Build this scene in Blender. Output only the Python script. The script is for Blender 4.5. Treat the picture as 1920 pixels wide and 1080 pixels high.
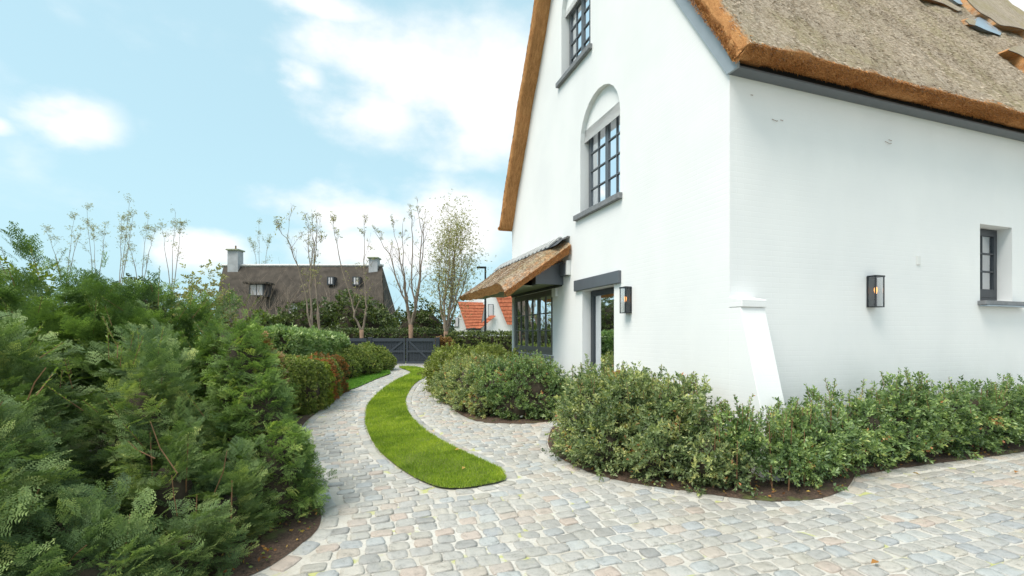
import bpy, bmesh, math, random
import numpy as np
from mathutils import Vector, Matrix
from mathutils.geometry import delaunay_2d_cdt

for o in list(bpy.data.objects): bpy.data.objects.remove(o)
scene = bpy.context.scene
COL = scene.collection
PI = math.pi
rnd = random.Random(7)
rng = np.random.default_rng(7)

# ------------------------------------------------------------------ camera
cam_d = bpy.data.cameras.new('camera'); cam = bpy.data.objects.new('camera', cam_d); COL.objects.link(cam)
cam_d.sensor_width = 36; cam_d.lens = 36*873/1920
cam_d.shift_y = 87/1920
cam.location = (0, 0, 1.5); cam.rotation_euler = (PI/2, 0, 0)
cam_d.clip_start = .05; cam_d.clip_end = 2500
scene.camera = cam
scene.render.resolution_x = 1024; scene.render.resolution_y = 576

# ------------------------------------------------------------------ light
SUN_AZ = math.radians(-130)      # measured from +Y towards +X
SUN_EL = math.radians(60)
scene.view_settings.view_transform = 'Standard'
scene.view_settings.look = 'None'
scene.view_settings.gamma = 1
scene.view_settings.exposure = 1.66
world = bpy.data.worlds.new('World'); scene.world = world; world.use_nodes = True
sl = bpy.data.lights.new('sun', 'SUN'); sl.energy = 1.35; sl.angle = math.radians(32); sl.color = (1, .94, .85)
sun = bpy.data.objects.new('sun', sl); COL.objects.link(sun)
sdir = Vector((math.sin(SUN_AZ)*math.cos(SUN_EL), math.cos(SUN_AZ)*math.cos(SUN_EL), math.sin(SUN_EL)))
sun.rotation_euler = sdir.to_track_quat('Z', 'Y').to_euler()
sun.location = (0, 0, 30)

def build_world():
    nt = world.node_tree; nt.nodes.clear(); N = nt.nodes.new; L = nt.links.new
    out = N('ShaderNodeOutputWorld'); bg = N('ShaderNodeBackground'); L(bg.outputs[0], out.inputs[0])
    bg.inputs[1].default_value = .15
    sky = N('ShaderNodeTexSky'); sky.sky_type = 'NISHITA'; sky.sun_disc = False
    sky.sun_elevation = SUN_EL; sky.sun_rotation = SUN_AZ; sky.air_density = 1; sky.dust_density = .6; sky.ozone_density = 1.5
    tc = N('ShaderNodeTexCoord')
    def vmath(op, a, b=None):
        n = N('ShaderNodeVectorMath'); n.operation = op
        for i, v in enumerate((a, b)):
            if v is None: continue
            if isinstance(v, (tuple, list)): n.inputs[i].default_value = v
            else: L(v, n.inputs[i])
        return n.outputs['Value'] if op == 'LENGTH' else n.outputs[0]
    def m(op, a, b=None, c=None, clamp=False):
        n = N('ShaderNodeMath'); n.operation = op; n.use_clamp = clamp
        for i, v in enumerate((a, b, c)):
            if v is None: continue
            if isinstance(v, (int, float)): n.inputs[i].default_value = v
            else: L(v, n.inputs[i])
        return n.outputs[0]
    d = tc.outputs['Generated']
    nz = N('ShaderNodeTexNoise'); nz.inputs['Scale'].default_value = 5.5; nz.inputs['Detail'].default_value = 7; nz.inputs['Roughness'].default_value = .55
    L(vmath('MULTIPLY', d, (1, 1, 1.7)), nz.inputs['Vector'])
    nb = N('ShaderNodeTexNoise'); nb.inputs['Scale'].default_value = 1.3; nb.inputs['Detail'].default_value = 2
    L(vmath('MULTIPLY', d, (1, 1, 1.6)), nb.inputs['Vector'])
    # cloud banks: direction (x, y, z), half width, half height, weight
    blobs = []
    for px, py, w, h, wt in [(158, 232, 82, 52, .85), (0, 222, 34, 26, .75), (790, 120, 240, 105, .95), (900, 180, 200, 150, .9), (690, 215, 150, 65, .8),
                         (570, 150, 50, 35, .7), (860, 420, 150, 100, .9), (640, 398, 240, 45, .85), (400, 470, 90, 50, .9), (620, 5, 170, 35, .75), (720, 470, 300, 60, .8),
                         (1895, 20, 150, 120, 1.0)]:
        v = Vector(((px-960)/873, 1, (627-py)/873)); ln = v.length; v.normalize()
        blobs.append((v, w/873/ln, h/873/ln, wt))
    field = None
    warp = vmath('ADD', d, vmath('MULTIPLY', vmath('SUBTRACT', nz.outputs['Color'], (.5, .5, .5)), (.11, .11, .08)))
    for v, a, b, wt in blobs:
        q = vmath('SUBTRACT', warp, tuple(v))
        q = vmath('MULTIPLY', q, (1/a, 1/a, 1/b))
        ln = vmath('LENGTH', q)
        f = m('MULTIPLY', m('SUBTRACT', 1.12, ln, clamp=True), wt)
        field = f if field is None else m('MAXIMUM', field, f)
    # elsewhere (behind the viewer, overhead) unseen cloud goes on, its cover raised to neutralise the sky light
    nf = m('MULTIPLY', m('SUBTRACT', nb.outputs[0], .42), 4.0, clamp=True)
    sep = N('ShaderNodeSeparateXYZ'); L(d, sep.inputs[0])
    back = m('SUBTRACT', .35, sep.outputs[1], clamp=True)   # 0 in front
    back = m('MULTIPLY', back, 2.5, clamp=True)
    field = m('MAXIMUM', field, m('MULTIPLY', nf, back))
    cl = m('ADD', m('MULTIPLY', field, 1.25), m('MULTIPLY', m('SUBTRACT', nz.outputs[0], .5), 1.7))
    mr = N('ShaderNodeMapRange'); mr.interpolation_type = 'SMOOTHSTEP'
    L(cl, mr.inputs[0]); mr.inputs[1].default_value = .05; mr.inputs[2].default_value = 1.05
    mask = mr.outputs[0]
    # pale air near the horizon
    hz = m('POWER', m('SUBTRACT', 1.0, m('ABSOLUTE', sep.outputs[2]), clamp=True), 7.0)
    tint = N('ShaderNodeMixRGB'); tint.blend_type = 'MULTIPLY'; tint.inputs[0].default_value = 1
    L(sky.outputs[0], tint.inputs[1]); tint.inputs[2].default_value = (.55, .56, .46, 1)
    haze = N('ShaderNodeMixRGB'); L(m('ADD', m('MULTIPLY', hz, .4), .78, clamp=True), haze.inputs[0]); L(tint.outputs[0], haze.inputs[1]); haze.inputs[2].default_value = (1.22, 1.82, 2.04, 1)
    cmix = N('ShaderNodeMixRGB'); L(m('MULTIPLY', mask, .90), cmix.inputs[0]); L(haze.outputs[0], cmix.inputs[1])
    # faint grey bellies
    cc = N('ShaderNodeMixRGB'); L(nz.outputs[0], cc.inputs[0]); cc.inputs[1].default_value = (2.25, 2.28, 2.32, 1); cc.inputs[2].default_value = (2.75, 2.68, 2.62, 1)
    L(cc.outputs[0], cmix.inputs[2])
    L(cmix.outputs[0], bg.inputs[0])
build_world()

# ------------------------------------------------------------------ tagging helpers
def tag(o, label=None, cat=None, group=None, kind=None):
    if label: o['label'] = label
    if cat: o['category'] = cat
    if group: o['group'] = group
    if kind: o['kind'] = kind
    return o
def empty(name, loc=(0, 0, 0), rz=0, label=None, cat=None, group=None):
    o = bpy.data.objects.new(name, None); COL.objects.link(o); o.location = loc; o.rotation_euler = (0, 0, rz)
    o.empty_display_size = .1
    return tag(o, label, cat, group)
def link(name, me, parent=None, mat=None):
    if mat is not None:
        me.materials.clear()
        for mm in (mat if isinstance(mat, (list, tuple)) else [mat]): me.materials.append(mm)
    o = bpy.data.objects.new(name, me); COL.objects.link(o)
    if parent: o.parent = parent
    return o
def mesh(name, V, F, smooth=False, tint=None, mi=None):
    me = bpy.data.meshes.new(name); me.from_pydata([tuple(v) for v in V], [], [tuple(f) for f in F])
    if smooth: me.polygons.foreach_set('use_smooth', [True]*len(me.polygons))
    if mi is not None: me.polygons.foreach_set('material_index', list(mi))
    me.update(); return me
def npmesh(name, V, F, tint=None, smooth=False, mi=None):
    """V (n,3), F (m,3) numpy"""
    me = bpy.data.meshes.new(name); V = np.ascontiguousarray(V, dtype=np.float32); F = np.ascontiguousarray(F, dtype=np.int32)
    k = F.shape[1]
    me.vertices.add(len(V)); me.vertices.foreach_set('co', V.ravel())
    me.loops.add(F.size); me.loops.foreach_set('vertex_index', F.ravel())
    me.polygons.add(len(F)); me.polygons.foreach_set('loop_start', np.arange(0, F.size, k, dtype=np.int32))
    me.polygons.foreach_set('loop_total', np.full(len(F), k, dtype=np.int32))
    if smooth: me.polygons.foreach_set('use_smooth', np.ones(len(F), dtype=bool))
    if mi is not None: me.polygons.foreach_set('material_index', np.asarray(mi, dtype=np.int32))
    if tint is not None:
        a = me.attributes.new('tint', 'FLOAT', 'POINT'); a.data.foreach_set('value', np.ascontiguousarray(tint, dtype=np.float32))
    me.update(calc_edges=True); return me

class MB:
    """collects boxes, prisms and tubes into one mesh"""
    def __init__(s): s.V = []; s.F = []
    def add(s, V, F):
        b = len(s.V); s.V += [tuple(v) for v in V]; s.F += [tuple(i+b for i in f) for f in F]; return s
    def box(s, x0, x1, y0, y1, z0, z1):
        V = [(x0, y0, z0), (x1, y0, z0), (x1, y1, z0), (x0, y1, z0), (x0, y0, z1), (x1, y0, z1), (x1, y1, z1), (x0, y1, z1)]
        return s.add(V, [(0, 3, 2, 1), (4, 5, 6, 7), (0, 1, 5, 4), (1, 2, 6, 5), (2, 3, 7, 6), (3, 0, 4, 7)])
    def prism(s, pts, off):
        """polygon of 3d pts extruded by vector off"""
        n = len(pts); off = Vector(off)
        V = [Vector(p) for p in pts] + [Vector(p)+off for p in pts]
        F = [tuple(range(n-1, -1, -1)), tuple(range(n, 2*n))] + [(i, (i+1) % n, n+(i+1) % n, n+i) for i in range(n)]
        return s.add(V, F)
    def tube(s, pts, rad, k=6, cap=True):
        pts = [Vector(p) for p in pts]
        if isinstance(rad, (int, float)): rad = [rad]*len(pts)
        rings = []; up = None
        for i, p in enumerate(pts):
            a = pts[max(i-1, 0)]; b = pts[min(i+1, len(pts)-1)]; t = (b-a).normalized()
            if up is None: up = Vector((0, 0, 1)) if abs(t.z) < .9 else Vector((1, 0, 0))
            x = t.cross(up).normalized(); up2 = x.cross(t).normalized(); up = up2
            rings.append([p+(x*math.cos(2*PI*j/k)+up2*math.sin(2*PI*j/k))*rad[i] for j in range(k)])
        V = [v for r in rings for v in r]; F = []
        for i in range(len(pts)-1):
            for j in range(k): F.append((i*k+j, i*k+(j+1) % k, (i+1)*k+(j+1) % k, (i+1)*k+j))
        if cap: F += [tuple(range(k-1, -1, -1)), tuple((len(pts)-1)*k+j for j in range(k))]
        return s.add(V, F)
    def build(s, name, mat, parent=None, bevel=0, smooth=False):
        me = mesh(name, s.V, s.F, smooth)
        bm = bmesh.new(); bm.from_mesh(me); bmesh.ops.recalc_face_normals(bm, faces=bm.faces)
        if bevel: bmesh.ops.bevel(bm, geom=list(bm.edges), offset=bevel, segments=1, affect='EDGES')
        bm.to_mesh(me); bm.free()
        return link(name, me, parent, mat)

def fill(outer, holes=(), pts=()):
    """triangulate a 2d polygon with holes -> verts2d, tris"""
    vs = []; es = []
    for poly in [outer]+list(holes):
        b = len(vs); vs += [Vector(p) for p in poly]; n = len(poly)
        es += [(b+i, b+(i+1) % n) for i in range(n)]
    vs += [Vector(p) for p in pts]
    V, E, F, *_ = delaunay_2d_cdt(vs, es, [], 0, 1e-6)
    out = []
    for f in F:
        c = sum((V[i] for i in f), Vector((0, 0)))/len(f)
        if inside1(c, outer) and not any(inside1(c, h) for h in holes): out.append(tuple(f))
    return V, out
def inside1(p, poly):
    r = False; j = len(poly)-1
    for i in range(len(poly)):
        a = poly[i]; b = poly[j]
        if (a[1] > p[1]) != (b[1] > p[1]) and p[0] < (b[0]-a[0])*(p[1]-a[1])/(b[1]-a[1])+a[0]: r = not r
        j = i
    return r
def inside(P, poly):
    P = np.asarray(P); r = np.zeros(len(P), bool); n = len(poly); j = n-1
    for i in range(n):
        a = poly[i]; b = poly[j]
        if a[1] != b[1]:
            c = ((a[1] > P[:, 1]) != (b[1] > P[:, 1])) & (P[:, 0] < (b[0]-a[0])*(P[:, 1]-a[1])/(b[1]-a[1])+a[0])
            r ^= c
        j = i
    return r
def pdist(P, line, closed=False):
    P = np.asarray(P); d = np.full(len(P), 1e9); L = list(line)+([line[0]] if closed else [])
    for a, b in zip(L[:-1], L[1:]):
        a = np.array(a[:2]); b = np.array(b[:2]); ab = b-a
        t = np.clip(((P-a)@ab)/max(ab@ab, 1e-9), 0, 1)
        d = np.minimum(d, np.linalg.norm(P-(a+t[:, None]*ab), axis=1))
    return d
def smooth_line(pts, n=6, closed=False):
    """Catmull-Rom"""
    P = [np.array(p, float) for p in pts]; out = []; m = len(P)
    rngi = range(m if closed else m-1)
    for i in rngi:
        p0 = P[(i-1) % m] if (closed or i > 0) else P[0]; p1 = P[i]; p2 = P[(i+1) % m]
        p3 = P[(i+2) % m] if (closed or i+2 < m) else P[-1]
        for k in range(n):
            t = k/n
            out.append(tuple(.5*((2*p1)+(-p0+p2)*t+(2*p0-5*p1+4*p2-p3)*t*t+(-p0+3*p1-3*p2+p3)*t**3)))
    if not closed: out.append(tuple(P[-1]))
    return out
def G(px, py):
    """ground point seen at a photo pixel (used once to measure the plan)"""
    Y = 1309.5/(py-627); return ((px-960)*Y/873, Y)

# ------------------------------------------------------------------ materials
def new_mat(name):
    m = bpy.data.materials.new(name); m.use_nodes = True; nt = m.node_tree
    return m, nt, nt.nodes['Principled BSDF'], nt.nodes['Material Output']
def ramp(nt, fac, stops):
    r = nt.nodes.new('ShaderNodeValToRGB'); e = r.color_ramp.elements
    while len(e) < len(stops): e.new(.5)
    for el, (p, c) in zip(e, stops): el.position = p; el.color = (*c, 1)
    nt.links.new(fac, r.inputs[0]); return r.outputs[0]
def noise(nt, scale, detail=4, rough=.55, vec=None, dim='3D'):
    n = nt.nodes.new('ShaderNodeTexNoise'); n.inputs['Scale'].default_value = scale; n.inputs['Detail'].default_value = detail; n.inputs['Roughness'].default_value = rough
    if vec is not None: nt.links.new(vec, n.inputs['Vector'])
    return n.outputs[0]
def coords(nt, scale=(1, 1, 1), rot=(0, 0, 0), kind='Object'):
    tc = nt.nodes.new('ShaderNodeTexCoord'); mp = nt.nodes.new('ShaderNodeMapping'); nt.links.new(tc.outputs[kind], mp.inputs[0])
    mp.inputs['Scale'].default_value = scale; mp.inputs['Rotation'].default_value = rot
    return mp.outputs[0]
def mathn(nt, op, a, b=None, clamp=False):
    n = nt.nodes.new('ShaderNodeMath'); n.operation = op; n.use_clamp = clamp
    for i, v in enumerate((a, b)):
        if v is None: continue
        if isinstance(v, (int, float)): n.inputs[i].default_value = v
        else: nt.links.new(v, n.inputs[i])
    return n.outputs[0]
def mixc(nt, fac, a, b, mode='MIX'):
    n = nt.nodes.new('ShaderNodeMixRGB'); n.blend_type = mode
    for i, v in enumerate((fac, a, b)):
        if isinstance(v, (int, float)): n.inputs[i].default_value = v
        elif isinstance(v, tuple): n.inputs[i].default_value = (*v, 1) if len(v) == 3 else v
        else: nt.links.new(v, n.inputs[i])
    return n.outputs[0]
def bump(nt, h, strength, dist=.01):
    b = nt.nodes.new('ShaderNodeBump'); b.inputs['Strength'].default_value = strength; b.inputs['Distance'].default_value = dist
    nt.links.new(h, b.inputs['Height']); return b.outputs[0]
def simple(name, col, rough=.6, metal=0, var=.12, scale=6, bmp=.15, spec=.5):
    m, nt, p, o = new_mat(name)
    n = noise(nt, scale, 5, vec=coords(nt))
    nt.links.new(ramp(nt, n, [(.3, tuple(c*(1-var) for c in col)), (.7, tuple(min(1, c*(1+var)) for c in col))]), p.inputs['Base Color'])
    p.inputs['Roughness'].default_value = rough; p.inputs['Metallic'].default_value = metal
    p.inputs['Specular IOR Level'].default_value = spec
    if bmp: nt.links.new(bump(nt, noise(nt, scale*12, 3, vec=coords(nt)), bmp, .003), p.inputs['Normal'])
    return m
def leafmat(name, stops, trans=.25, rough=.45, patch=None, spec=.4):
    """colour from the per-leaf tint attribute, drifting slowly through the plant"""
    m, nt, p, o = new_mat(name)
    at = nt.nodes.new('ShaderNodeAttribute'); at.attribute_name = 'tint'
    nz = noise(nt, 3.2, 2, vec=coords(nt))
    f = mathn(nt, 'ADD', at.outputs['Fac'], mathn(nt, 'MULTIPLY', mathn(nt, 'SUBTRACT', nz, .5), .55), clamp=True)
    c = ramp(nt, f, stops)
    nt.links.new(c, p.inputs['Base Color']); p.inputs['Roughness'].default_value = rough; p.inputs['Specular IOR Level'].default_value = spec
    t = nt.nodes.new('ShaderNodeBsdfTranslucent'); nt.links.new(mixc(nt, 1.0, c, (1.5, 1.7, .7), 'MULTIPLY'), t.inputs[0])
    mx = nt.nodes.new('ShaderNodeMixShader'); mx.inputs[0].default_value = trans
    nt.links.new(p.outputs[0], mx.inputs[1]); nt.links.new(t.outputs[0], mx.inputs[2]); nt.links.new(mx.outputs[0], o.inputs[0])
    return m

M = {}
def wall_mat():
    m, nt, p, o = new_mat('painted_brick')
    sx = nt.nodes.new('ShaderNodeSeparateXYZ'); tc = nt.nodes.new('ShaderNodeTexCoord'); nt.links.new(tc.outputs['Object'], sx.inputs[0])
    cx = nt.nodes.new('ShaderNodeCombineXYZ')
    nt.links.new(mathn(nt, 'ADD', sx.outputs[0], sx.outputs[1]), cx.inputs[0]); nt.links.new(sx.outputs[2], cx.inputs[1])
    b = nt.nodes.new('ShaderNodeTexBrick'); nt.links.new(cx.outputs[0], b.inputs['Vector'])
    b.inputs['Scale'].default_value = 1; b.inputs['Brick Width'].default_value = .21; b.inputs['Row Height'].default_value = .062
    b.inputs['Mortar Size'].default_value = .006; b.inputs['Mortar Smooth'].default_value = .6
    b.inputs['Color1'].default_value = (1, 1, 1, 1); b.inputs['Color2'].default_value = (.8, .8, .8, 1); b.inputs['Mortar'].default_value = (0, 0, 0, 1)
    n1 = noise(nt, 9, 6, vec=tc.outputs['Object']); n2 = noise(nt, .7, 3, vec=tc.outputs['Object'])
    mask = ramp(nt, noise(nt, 1.1, 4, vec=tc.outputs['Object']), [(.38, (.15, .15, .15)), (.68, (1, 1, 1))])
    h = mathn(nt, 'ADD', mathn(nt, 'MULTIPLY', b.outputs['Color'], mask), mathn(nt, 'MULTIPLY', n1, .5))
    nt.links.new(bump(nt, h, .2, .006), p.inputs['Normal'])
    st = noise(nt, 2.2, 5, .65, coords(nt, (1, 1, .35)))
    low = nt.nodes.new('ShaderNodeMapRange'); nt.links.new(sx.outputs[2], low.inputs[0]); low.inputs[1].default_value = 1.3; low.inputs[2].default_value = 0; low.inputs[3].default_value = .12; low.inputs[4].default_value = 1
    base = ramp(nt, n2, [(.3, (.80, .805, .81)), (.7, (.87, .87, .865))])
    dirt = mathn(nt, 'MULTIPLY', mathn(nt, 'MULTIPLY', ramp(nt, st, [(.45, (0, 0, 0)), (.75, (1, 1, 1))]), low.outputs[0]), .35)
    nt.links.new(mixc(nt, dirt, base, (.56, .55, .48)), p.inputs['Base Color'])
    p.inputs['Roughness'].default_value = .75; p.inputs['Specular IOR Level'].default_value = .25
    return m
M['wall'] = wall_mat()
def thatch_mat():
    m, nt, p, o = new_mat('thatch')
    at = nt.nodes.new('ShaderNodeAttribute'); at.attribute_name = 'tint'
    v = coords(nt, (1, 1, 1)); big = noise(nt, 1.1, 4, vec=v); mid = noise(nt, 22, 4, .7, vec=coords(nt, (1.6, .3, .3))); fine = noise(nt, 110, 3, .8, vec=v)
    speck = mathn(nt, 'ADD', mathn(nt, 'MULTIPLY', mid, .45), mathn(nt, 'MULTIPLY', fine, .55))
    grey = ramp(nt, speck, [(.34, (.15, .11, .075)), (.48, (.38, .31, .235)), (.60, (.58, .495, .40))])
    moss = mixc(nt, mathn(nt, 'MULTIPLY', ramp(nt, big, [(.45, (0, 0, 0)), (.62, (1, 1, 1))]), .45), grey, (.34, .29, .14))
    cut = ramp(nt, speck, [(.36, (.24, .10, .045)), (.5, (.55, .26, .10)), (.62, (.68, .37, .16))])
    n3 = noise(nt, 9, 4, .7, vec=v)
    f = mathn(nt, 'ADD', at.outputs['Fac'], mathn(nt, 'MULTIPLY', mathn(nt, 'SUBTRACT', n3, .5), .9))
    mr = nt.nodes.new('ShaderNodeMapRange'); nt.links.new(f, mr.inputs[0]); mr.inputs[1].default_value = .35; mr.inputs[2].default_value = .65
    nt.links.new(mixc(nt, mr.outputs[0], moss, cut), p.inputs['Base Color'])
    p.inputs['Roughness'].default_value = .95; p.inputs['Specular IOR Level'].default_value = .1
    nt.links.new(bump(nt, speck, .9, .03), p.inputs['Normal'])
    return m
M['thatch'] = thatch_mat()
def straw_mat():
    m, nt, p, o = new_mat('straw')
    at = nt.nodes.new('ShaderNodeAttribute'); at.attribute_name = 'tint'
    c = ramp(nt, at.outputs['Fac'], [(0, (.11, .085, .055)), (.25, (.34, .28, .21)), (.6, (.62, .53, .43)), (.64, (.22, .09, .035)), (.8, (.52, .24, .085)), (1, (.68, .37, .14))])
    nt.links.new(c, p.inputs['Base Color']); p.inputs['Roughness'].default_value = .8; p.inputs['Specular IOR Level'].default_value = .15
    return m
M['straw'] = straw_mat()
M['grey_paint'] = simple('grey_paint', (.105, .118, .135), .4, var=.06, bmp=.05)
M['board'] = simple('bargeboard_lit', (.30, .345, .385), .45, var=.05, bmp=.05)  # grey-blue of reflected sky is put into the near board's colour
M['dark_paint'] = simple('dark_paint', (.04, .046, .055), .45, var=.08, bmp=.05)
M['gap_shade'] = simple('gap_shade', (.012, .012, .014), .6, var=.1, bmp=0)  # black standing for the shadow in the gap under the thatch
M['soffit'] = simple('soffit_green_lit', (.30, .33, .22), .6, var=.05, bmp=0)  # green light reflected under the canopy is put into this colour
M['lantern'] = simple('lantern_metal', (.03, .034, .04), .35, .4, var=.1, bmp=0)
M['stone'] = simple('blue_stone', (.20, .205, .215), .6, var=.2, scale=14, bmp=.4)
M['white_plastic'] = simple('white_plastic', (.74, .74, .72), .4, var=.02, bmp=0)
M['lead'] = simple('lead_sheet', (.33, .39, .45), .35, .3, var=.1, bmp=.1)
M['tile_light'] = simple('ridge_tile_glaze', (.50, .50, .49), .3, 0, var=.2, bmp=.1)
M['curtain'] = simple('curtain_cloth', (.62, .60, .62), .9, var=.05, bmp=.2)
M['interior'] = simple('dim_interior', (.10, .10, .10), .9, var=.1, bmp=0)
M['bark'] = simple('tree_bark', (.24, .15, .10), .9, var=.3, scale=5, bmp=.5)
M['bark_pale'] = simple('pale_branch_bark', (.27, .21, .16), .9, var=.2, scale=3, bmp=.3)
M['twig'] = simple('yew_twig', (.23, .12, .06), .8, var=.3, scale=20, bmp=.2)
M['core_shade'] = simple('core_shade_brown', (.045, .035, .022), .95, var=.4, scale=9, bmp=.5)  # dark brown that stands for the shade inside plants
def soil_mat():
    m, nt, p, o = new_mat('soil')
    v = coords(nt); a = noise(nt, 3, 6, .6, v); b = noise(nt, 45, 4, .7, v)
    c = ramp(nt, b, [(.3, (.035, .022, .015)), (.55, (.10, .062, .042)), (.75, (.20, .13, .085))])
    mossf = mathn(nt, 'MULTIPLY', ramp(nt, a, [(.56, (0, 0, 0)), (.66, (1, 1, 1))]), .55)
    nt.links.new(mixc(nt, mossf, c, (.12, .17, .03)), p.inputs['Base Color'])
    nt.links.new(bump(nt, b, .9, .03), p.inputs['Normal']); p.inputs['Roughness'].default_value = .95
    return m
M['soil'] = soil_mat()
def joint_mat():
    m, nt, p, o = new_mat('pale_joint_sand')
    v = coords(nt); a = noise(nt, 2.2, 4, .6, v); b = noise(nt, 60, 3, .7, v); g = noise(nt, 5, 4, .6, v)
    c = ramp(nt, b, [(.3, (.44, .42, .38)), (.7, (.60, .58, .535))])
    c = mixc(nt, mathn(nt, 'MULTIPLY', ramp(nt, noise(nt, .9, 6, .7, v), [(.45, (0, 0, 0)), (.62, (1, 1, 1))]), .5), c, (.36, .32, .25))
    mossf = mathn(nt, 'MULTIPLY', ramp(nt, mathn(nt, 'MULTIPLY', a, g), [(.315, (0, 0, 0)), (.375, (1, 1, 1))]), .75)
    nt.links.new(mixc(nt, mossf, c, (.40, .42, .10)), p.inputs['Base Color'])
    nt.links.new(bump(nt, b, .5, .008), p.inputs['Normal']); p.inputs['Roughness'].default_value = .9
    return m
M['joint'] = joint_mat()
def cobble_mat():
    m, nt, p, o = new_mat('cobble_stone')
    oi = nt.nodes.new('ShaderNodeObjectInfo'); ge = nt.nodes.new('ShaderNodeNewGeometry')
    r = mathn(nt, 'FRACT', mathn(nt, 'ADD', oi.outputs['Random'], ge.outputs['Random Per Island']))
    rr = nt.nodes.new('ShaderNodeValToRGB'); rr.color_ramp.interpolation = 'LINEAR'; e = rr.color_ramp.elements
    st = [(0, (.37, .37, .36)), (.16, (.45, .44, .42)), (.3, (.40, .395, .37)), (.42, (.49, .465, .42)), (.55, (.43, .45, .45)), (.66, (.36, .375, .39)), (.76, (.46, .44, .39)), (.86, (.49, .41, .36)), (.93, (.43, .425, .40)), (1, (.31, .31, .305))]
    while len(e) < len(st): e.new(.5)
    for el, (q, c) in zip(e, st): el.position = q; el.color = (*c, 1)
    nt.links.new(r, rr.inputs[0])
    tc = nt.nodes.new('ShaderNodeNewGeometry')
    n1 = noise(nt, 16, 5, .65, tc.outputs['Position']); n2 = noise(nt, 70, 4, .7, tc.outputs['Position'])
    lich = ramp(nt, noise(nt, 4.5, 6, .75, tc.outputs['Position']), [(.56, (0, 0, 0)), (.64, (1, 1, 1))])
    mott = ramp(nt, mathn(nt, 'ADD', mathn(nt, 'MULTIPLY', n1, .6), mathn(nt, 'MULTIPLY', n2, .4)), [(.34, (.55, .54, .51)), (.46, (.93, .92, .90)), (.7, (1.12, 1.10, 1.07))])
    c = mixc(nt, 1.0, rr.outputs[0], mott, 'MULTIPLY'); c = mixc(nt, mathn(nt, 'MULTIPLY', lich, .25), c, (.50, .47, .37)); c = mixc(nt, mathn(nt, 'MULTIPLY', ramp(nt, noise(nt, .8, 6, .7, tc.outputs['Position']), [(.5, (0, 0, 0)), (.66, (1, 1, 1))]), .4), c, (.27, .25, .21))
    nt.links.new(c, p.inputs['Base Color'])
    nt.links.new(bump(nt, mathn(nt, 'ADD', n1, mathn(nt, 'MULTIPLY', n2, .5)), .8, .016), p.inputs['Normal'])
    p.inputs['Roughness'].default_value = .5; p.inputs['Specular IOR Level'].default_value = .45
    return m
M['cobble'] = cobble_mat()
def ground_mat():
    m, nt, p, o = new_mat('rough_grass_ground')
    v = coords(nt); a = noise(nt, .3, 5, .6, v); b = noise(nt, 8, 4, .7, v)
    nt.links.new(ramp(nt, mathn(nt, 'MULTIPLY', a, mathn(nt, 'MULTIPLY', b, 2)), [(.3, (.03, .05, .015)), (.7, (.09, .12, .035))]), p.inputs['Base Color'])
    p.inputs['Roughness'].default_value = 1
    return m
M['ground'] = ground_mat()
def turf_mat(name, c1, c2):
    m, nt, p, o = new_mat(name)
    v = coords(nt); a = noise(nt, 2.5, 4, .6, v); b = noise(nt, 90, 3, .7, v)
    nt.links.new(ramp(nt, mathn(nt, 'ADD', mathn(nt, 'MULTIPLY', a, .5), mathn(nt, 'MULTIPLY', b, .5)), [(.35, c1), (.65, c2)]), p.inputs['Base Color'])
    nt.links.new(bump(nt, b, 1, .02), p.inputs['Normal']); p.inputs['Roughness'].default_value = .9
    return m
M['turf'] = turf_mat('turf', (.10, .14, .02), (.20, .25, .035))
def glass_mat(name, base=(.02, .02, .02), k=.35):
    m, nt, p, o = new_mat(name)
    tr = nt.nodes.new('ShaderNodeBsdfTransparent'); tr.inputs[0].default_value = (.82, .84, .84, 1)
    gl = nt.nodes.new('ShaderNodeBsdfGlossy'); gl.inputs['Roughness'].default_value = .02; gl.inputs[0].default_value = (.95, .97, 1, 1)
    fr = nt.nodes.new('ShaderNodeFresnel'); fr.inputs[0].default_value = 1.52
    mx = nt.nodes.new('ShaderNodeMixShader'); nt.links.new(mathn(nt, 'ADD', mathn(nt, 'MULTIPLY', fr.outputs[0], 1.6), k, clamp=True), mx.inputs[0])
    nt.links.new(tr.outputs[0], mx.inputs[1]); nt.links.new(gl.outputs[0], mx.inputs[2]); nt.links.new(mx.outputs[0], o.inputs[0])
    return m
M['glass'] = glass_mat('window_glass', k=.42); M['lamp_glass'] = glass_mat('lantern_glass', k=.0)
def emit_mat(name, col, s):
    m, nt, p, o = new_mat(name); p.inputs['Emission Color'].default_value = (*col, 1); p.inputs['Emission Strength'].default_value = s; p.inputs['Base Color'].default_value = (*col, 1)
    return m
M['bulb'] = emit_mat('warm_bulb', (1, .36, .08), 1.0)
M['filament'] = emit_mat('bulb_filament', (1, .75, .4), 9)
def tiles_mat(name, c1, c2):
    m, nt, p, o = new_mat(name)
    v = coords(nt); w = nt.nodes.new('ShaderNodeTexNoise'); w.inputs['Scale'].default_value = 4; nt.links.new(v, w.inputs[0])
    nt.links.new(ramp(nt, w.outputs[0], [(.35, c1), (.65, c2)]), p.inputs['Base Color']); p.inputs['Roughness'].default_value = .8
    return m
M['red_tile'] = tiles_mat('red_roof_tile', (.34, .085, .035), (.50, .15, .07))
M['yew'] = leafmat('yew_needles', [(0, (0.048, 0.081, 0.034)), (.35, (0.100, 0.166, 0.056)), (.65, (0.179, 0.266, 0.079)), (.88, (0.287, 0.406, 0.112)), (1, (0.480, 0.534, 0.150))], .2, .65, spec=.2)
M['yew_blue'] = leafmat('blue_green_yew_needles', [(0, (0.051, 0.088, 0.041)), (.4, (0.117, 0.181, 0.072)), (.75, (0.221, 0.297, 0.108)), (1, (0.387, 0.434, 0.143))], .2, .65, spec=.2)
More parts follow.
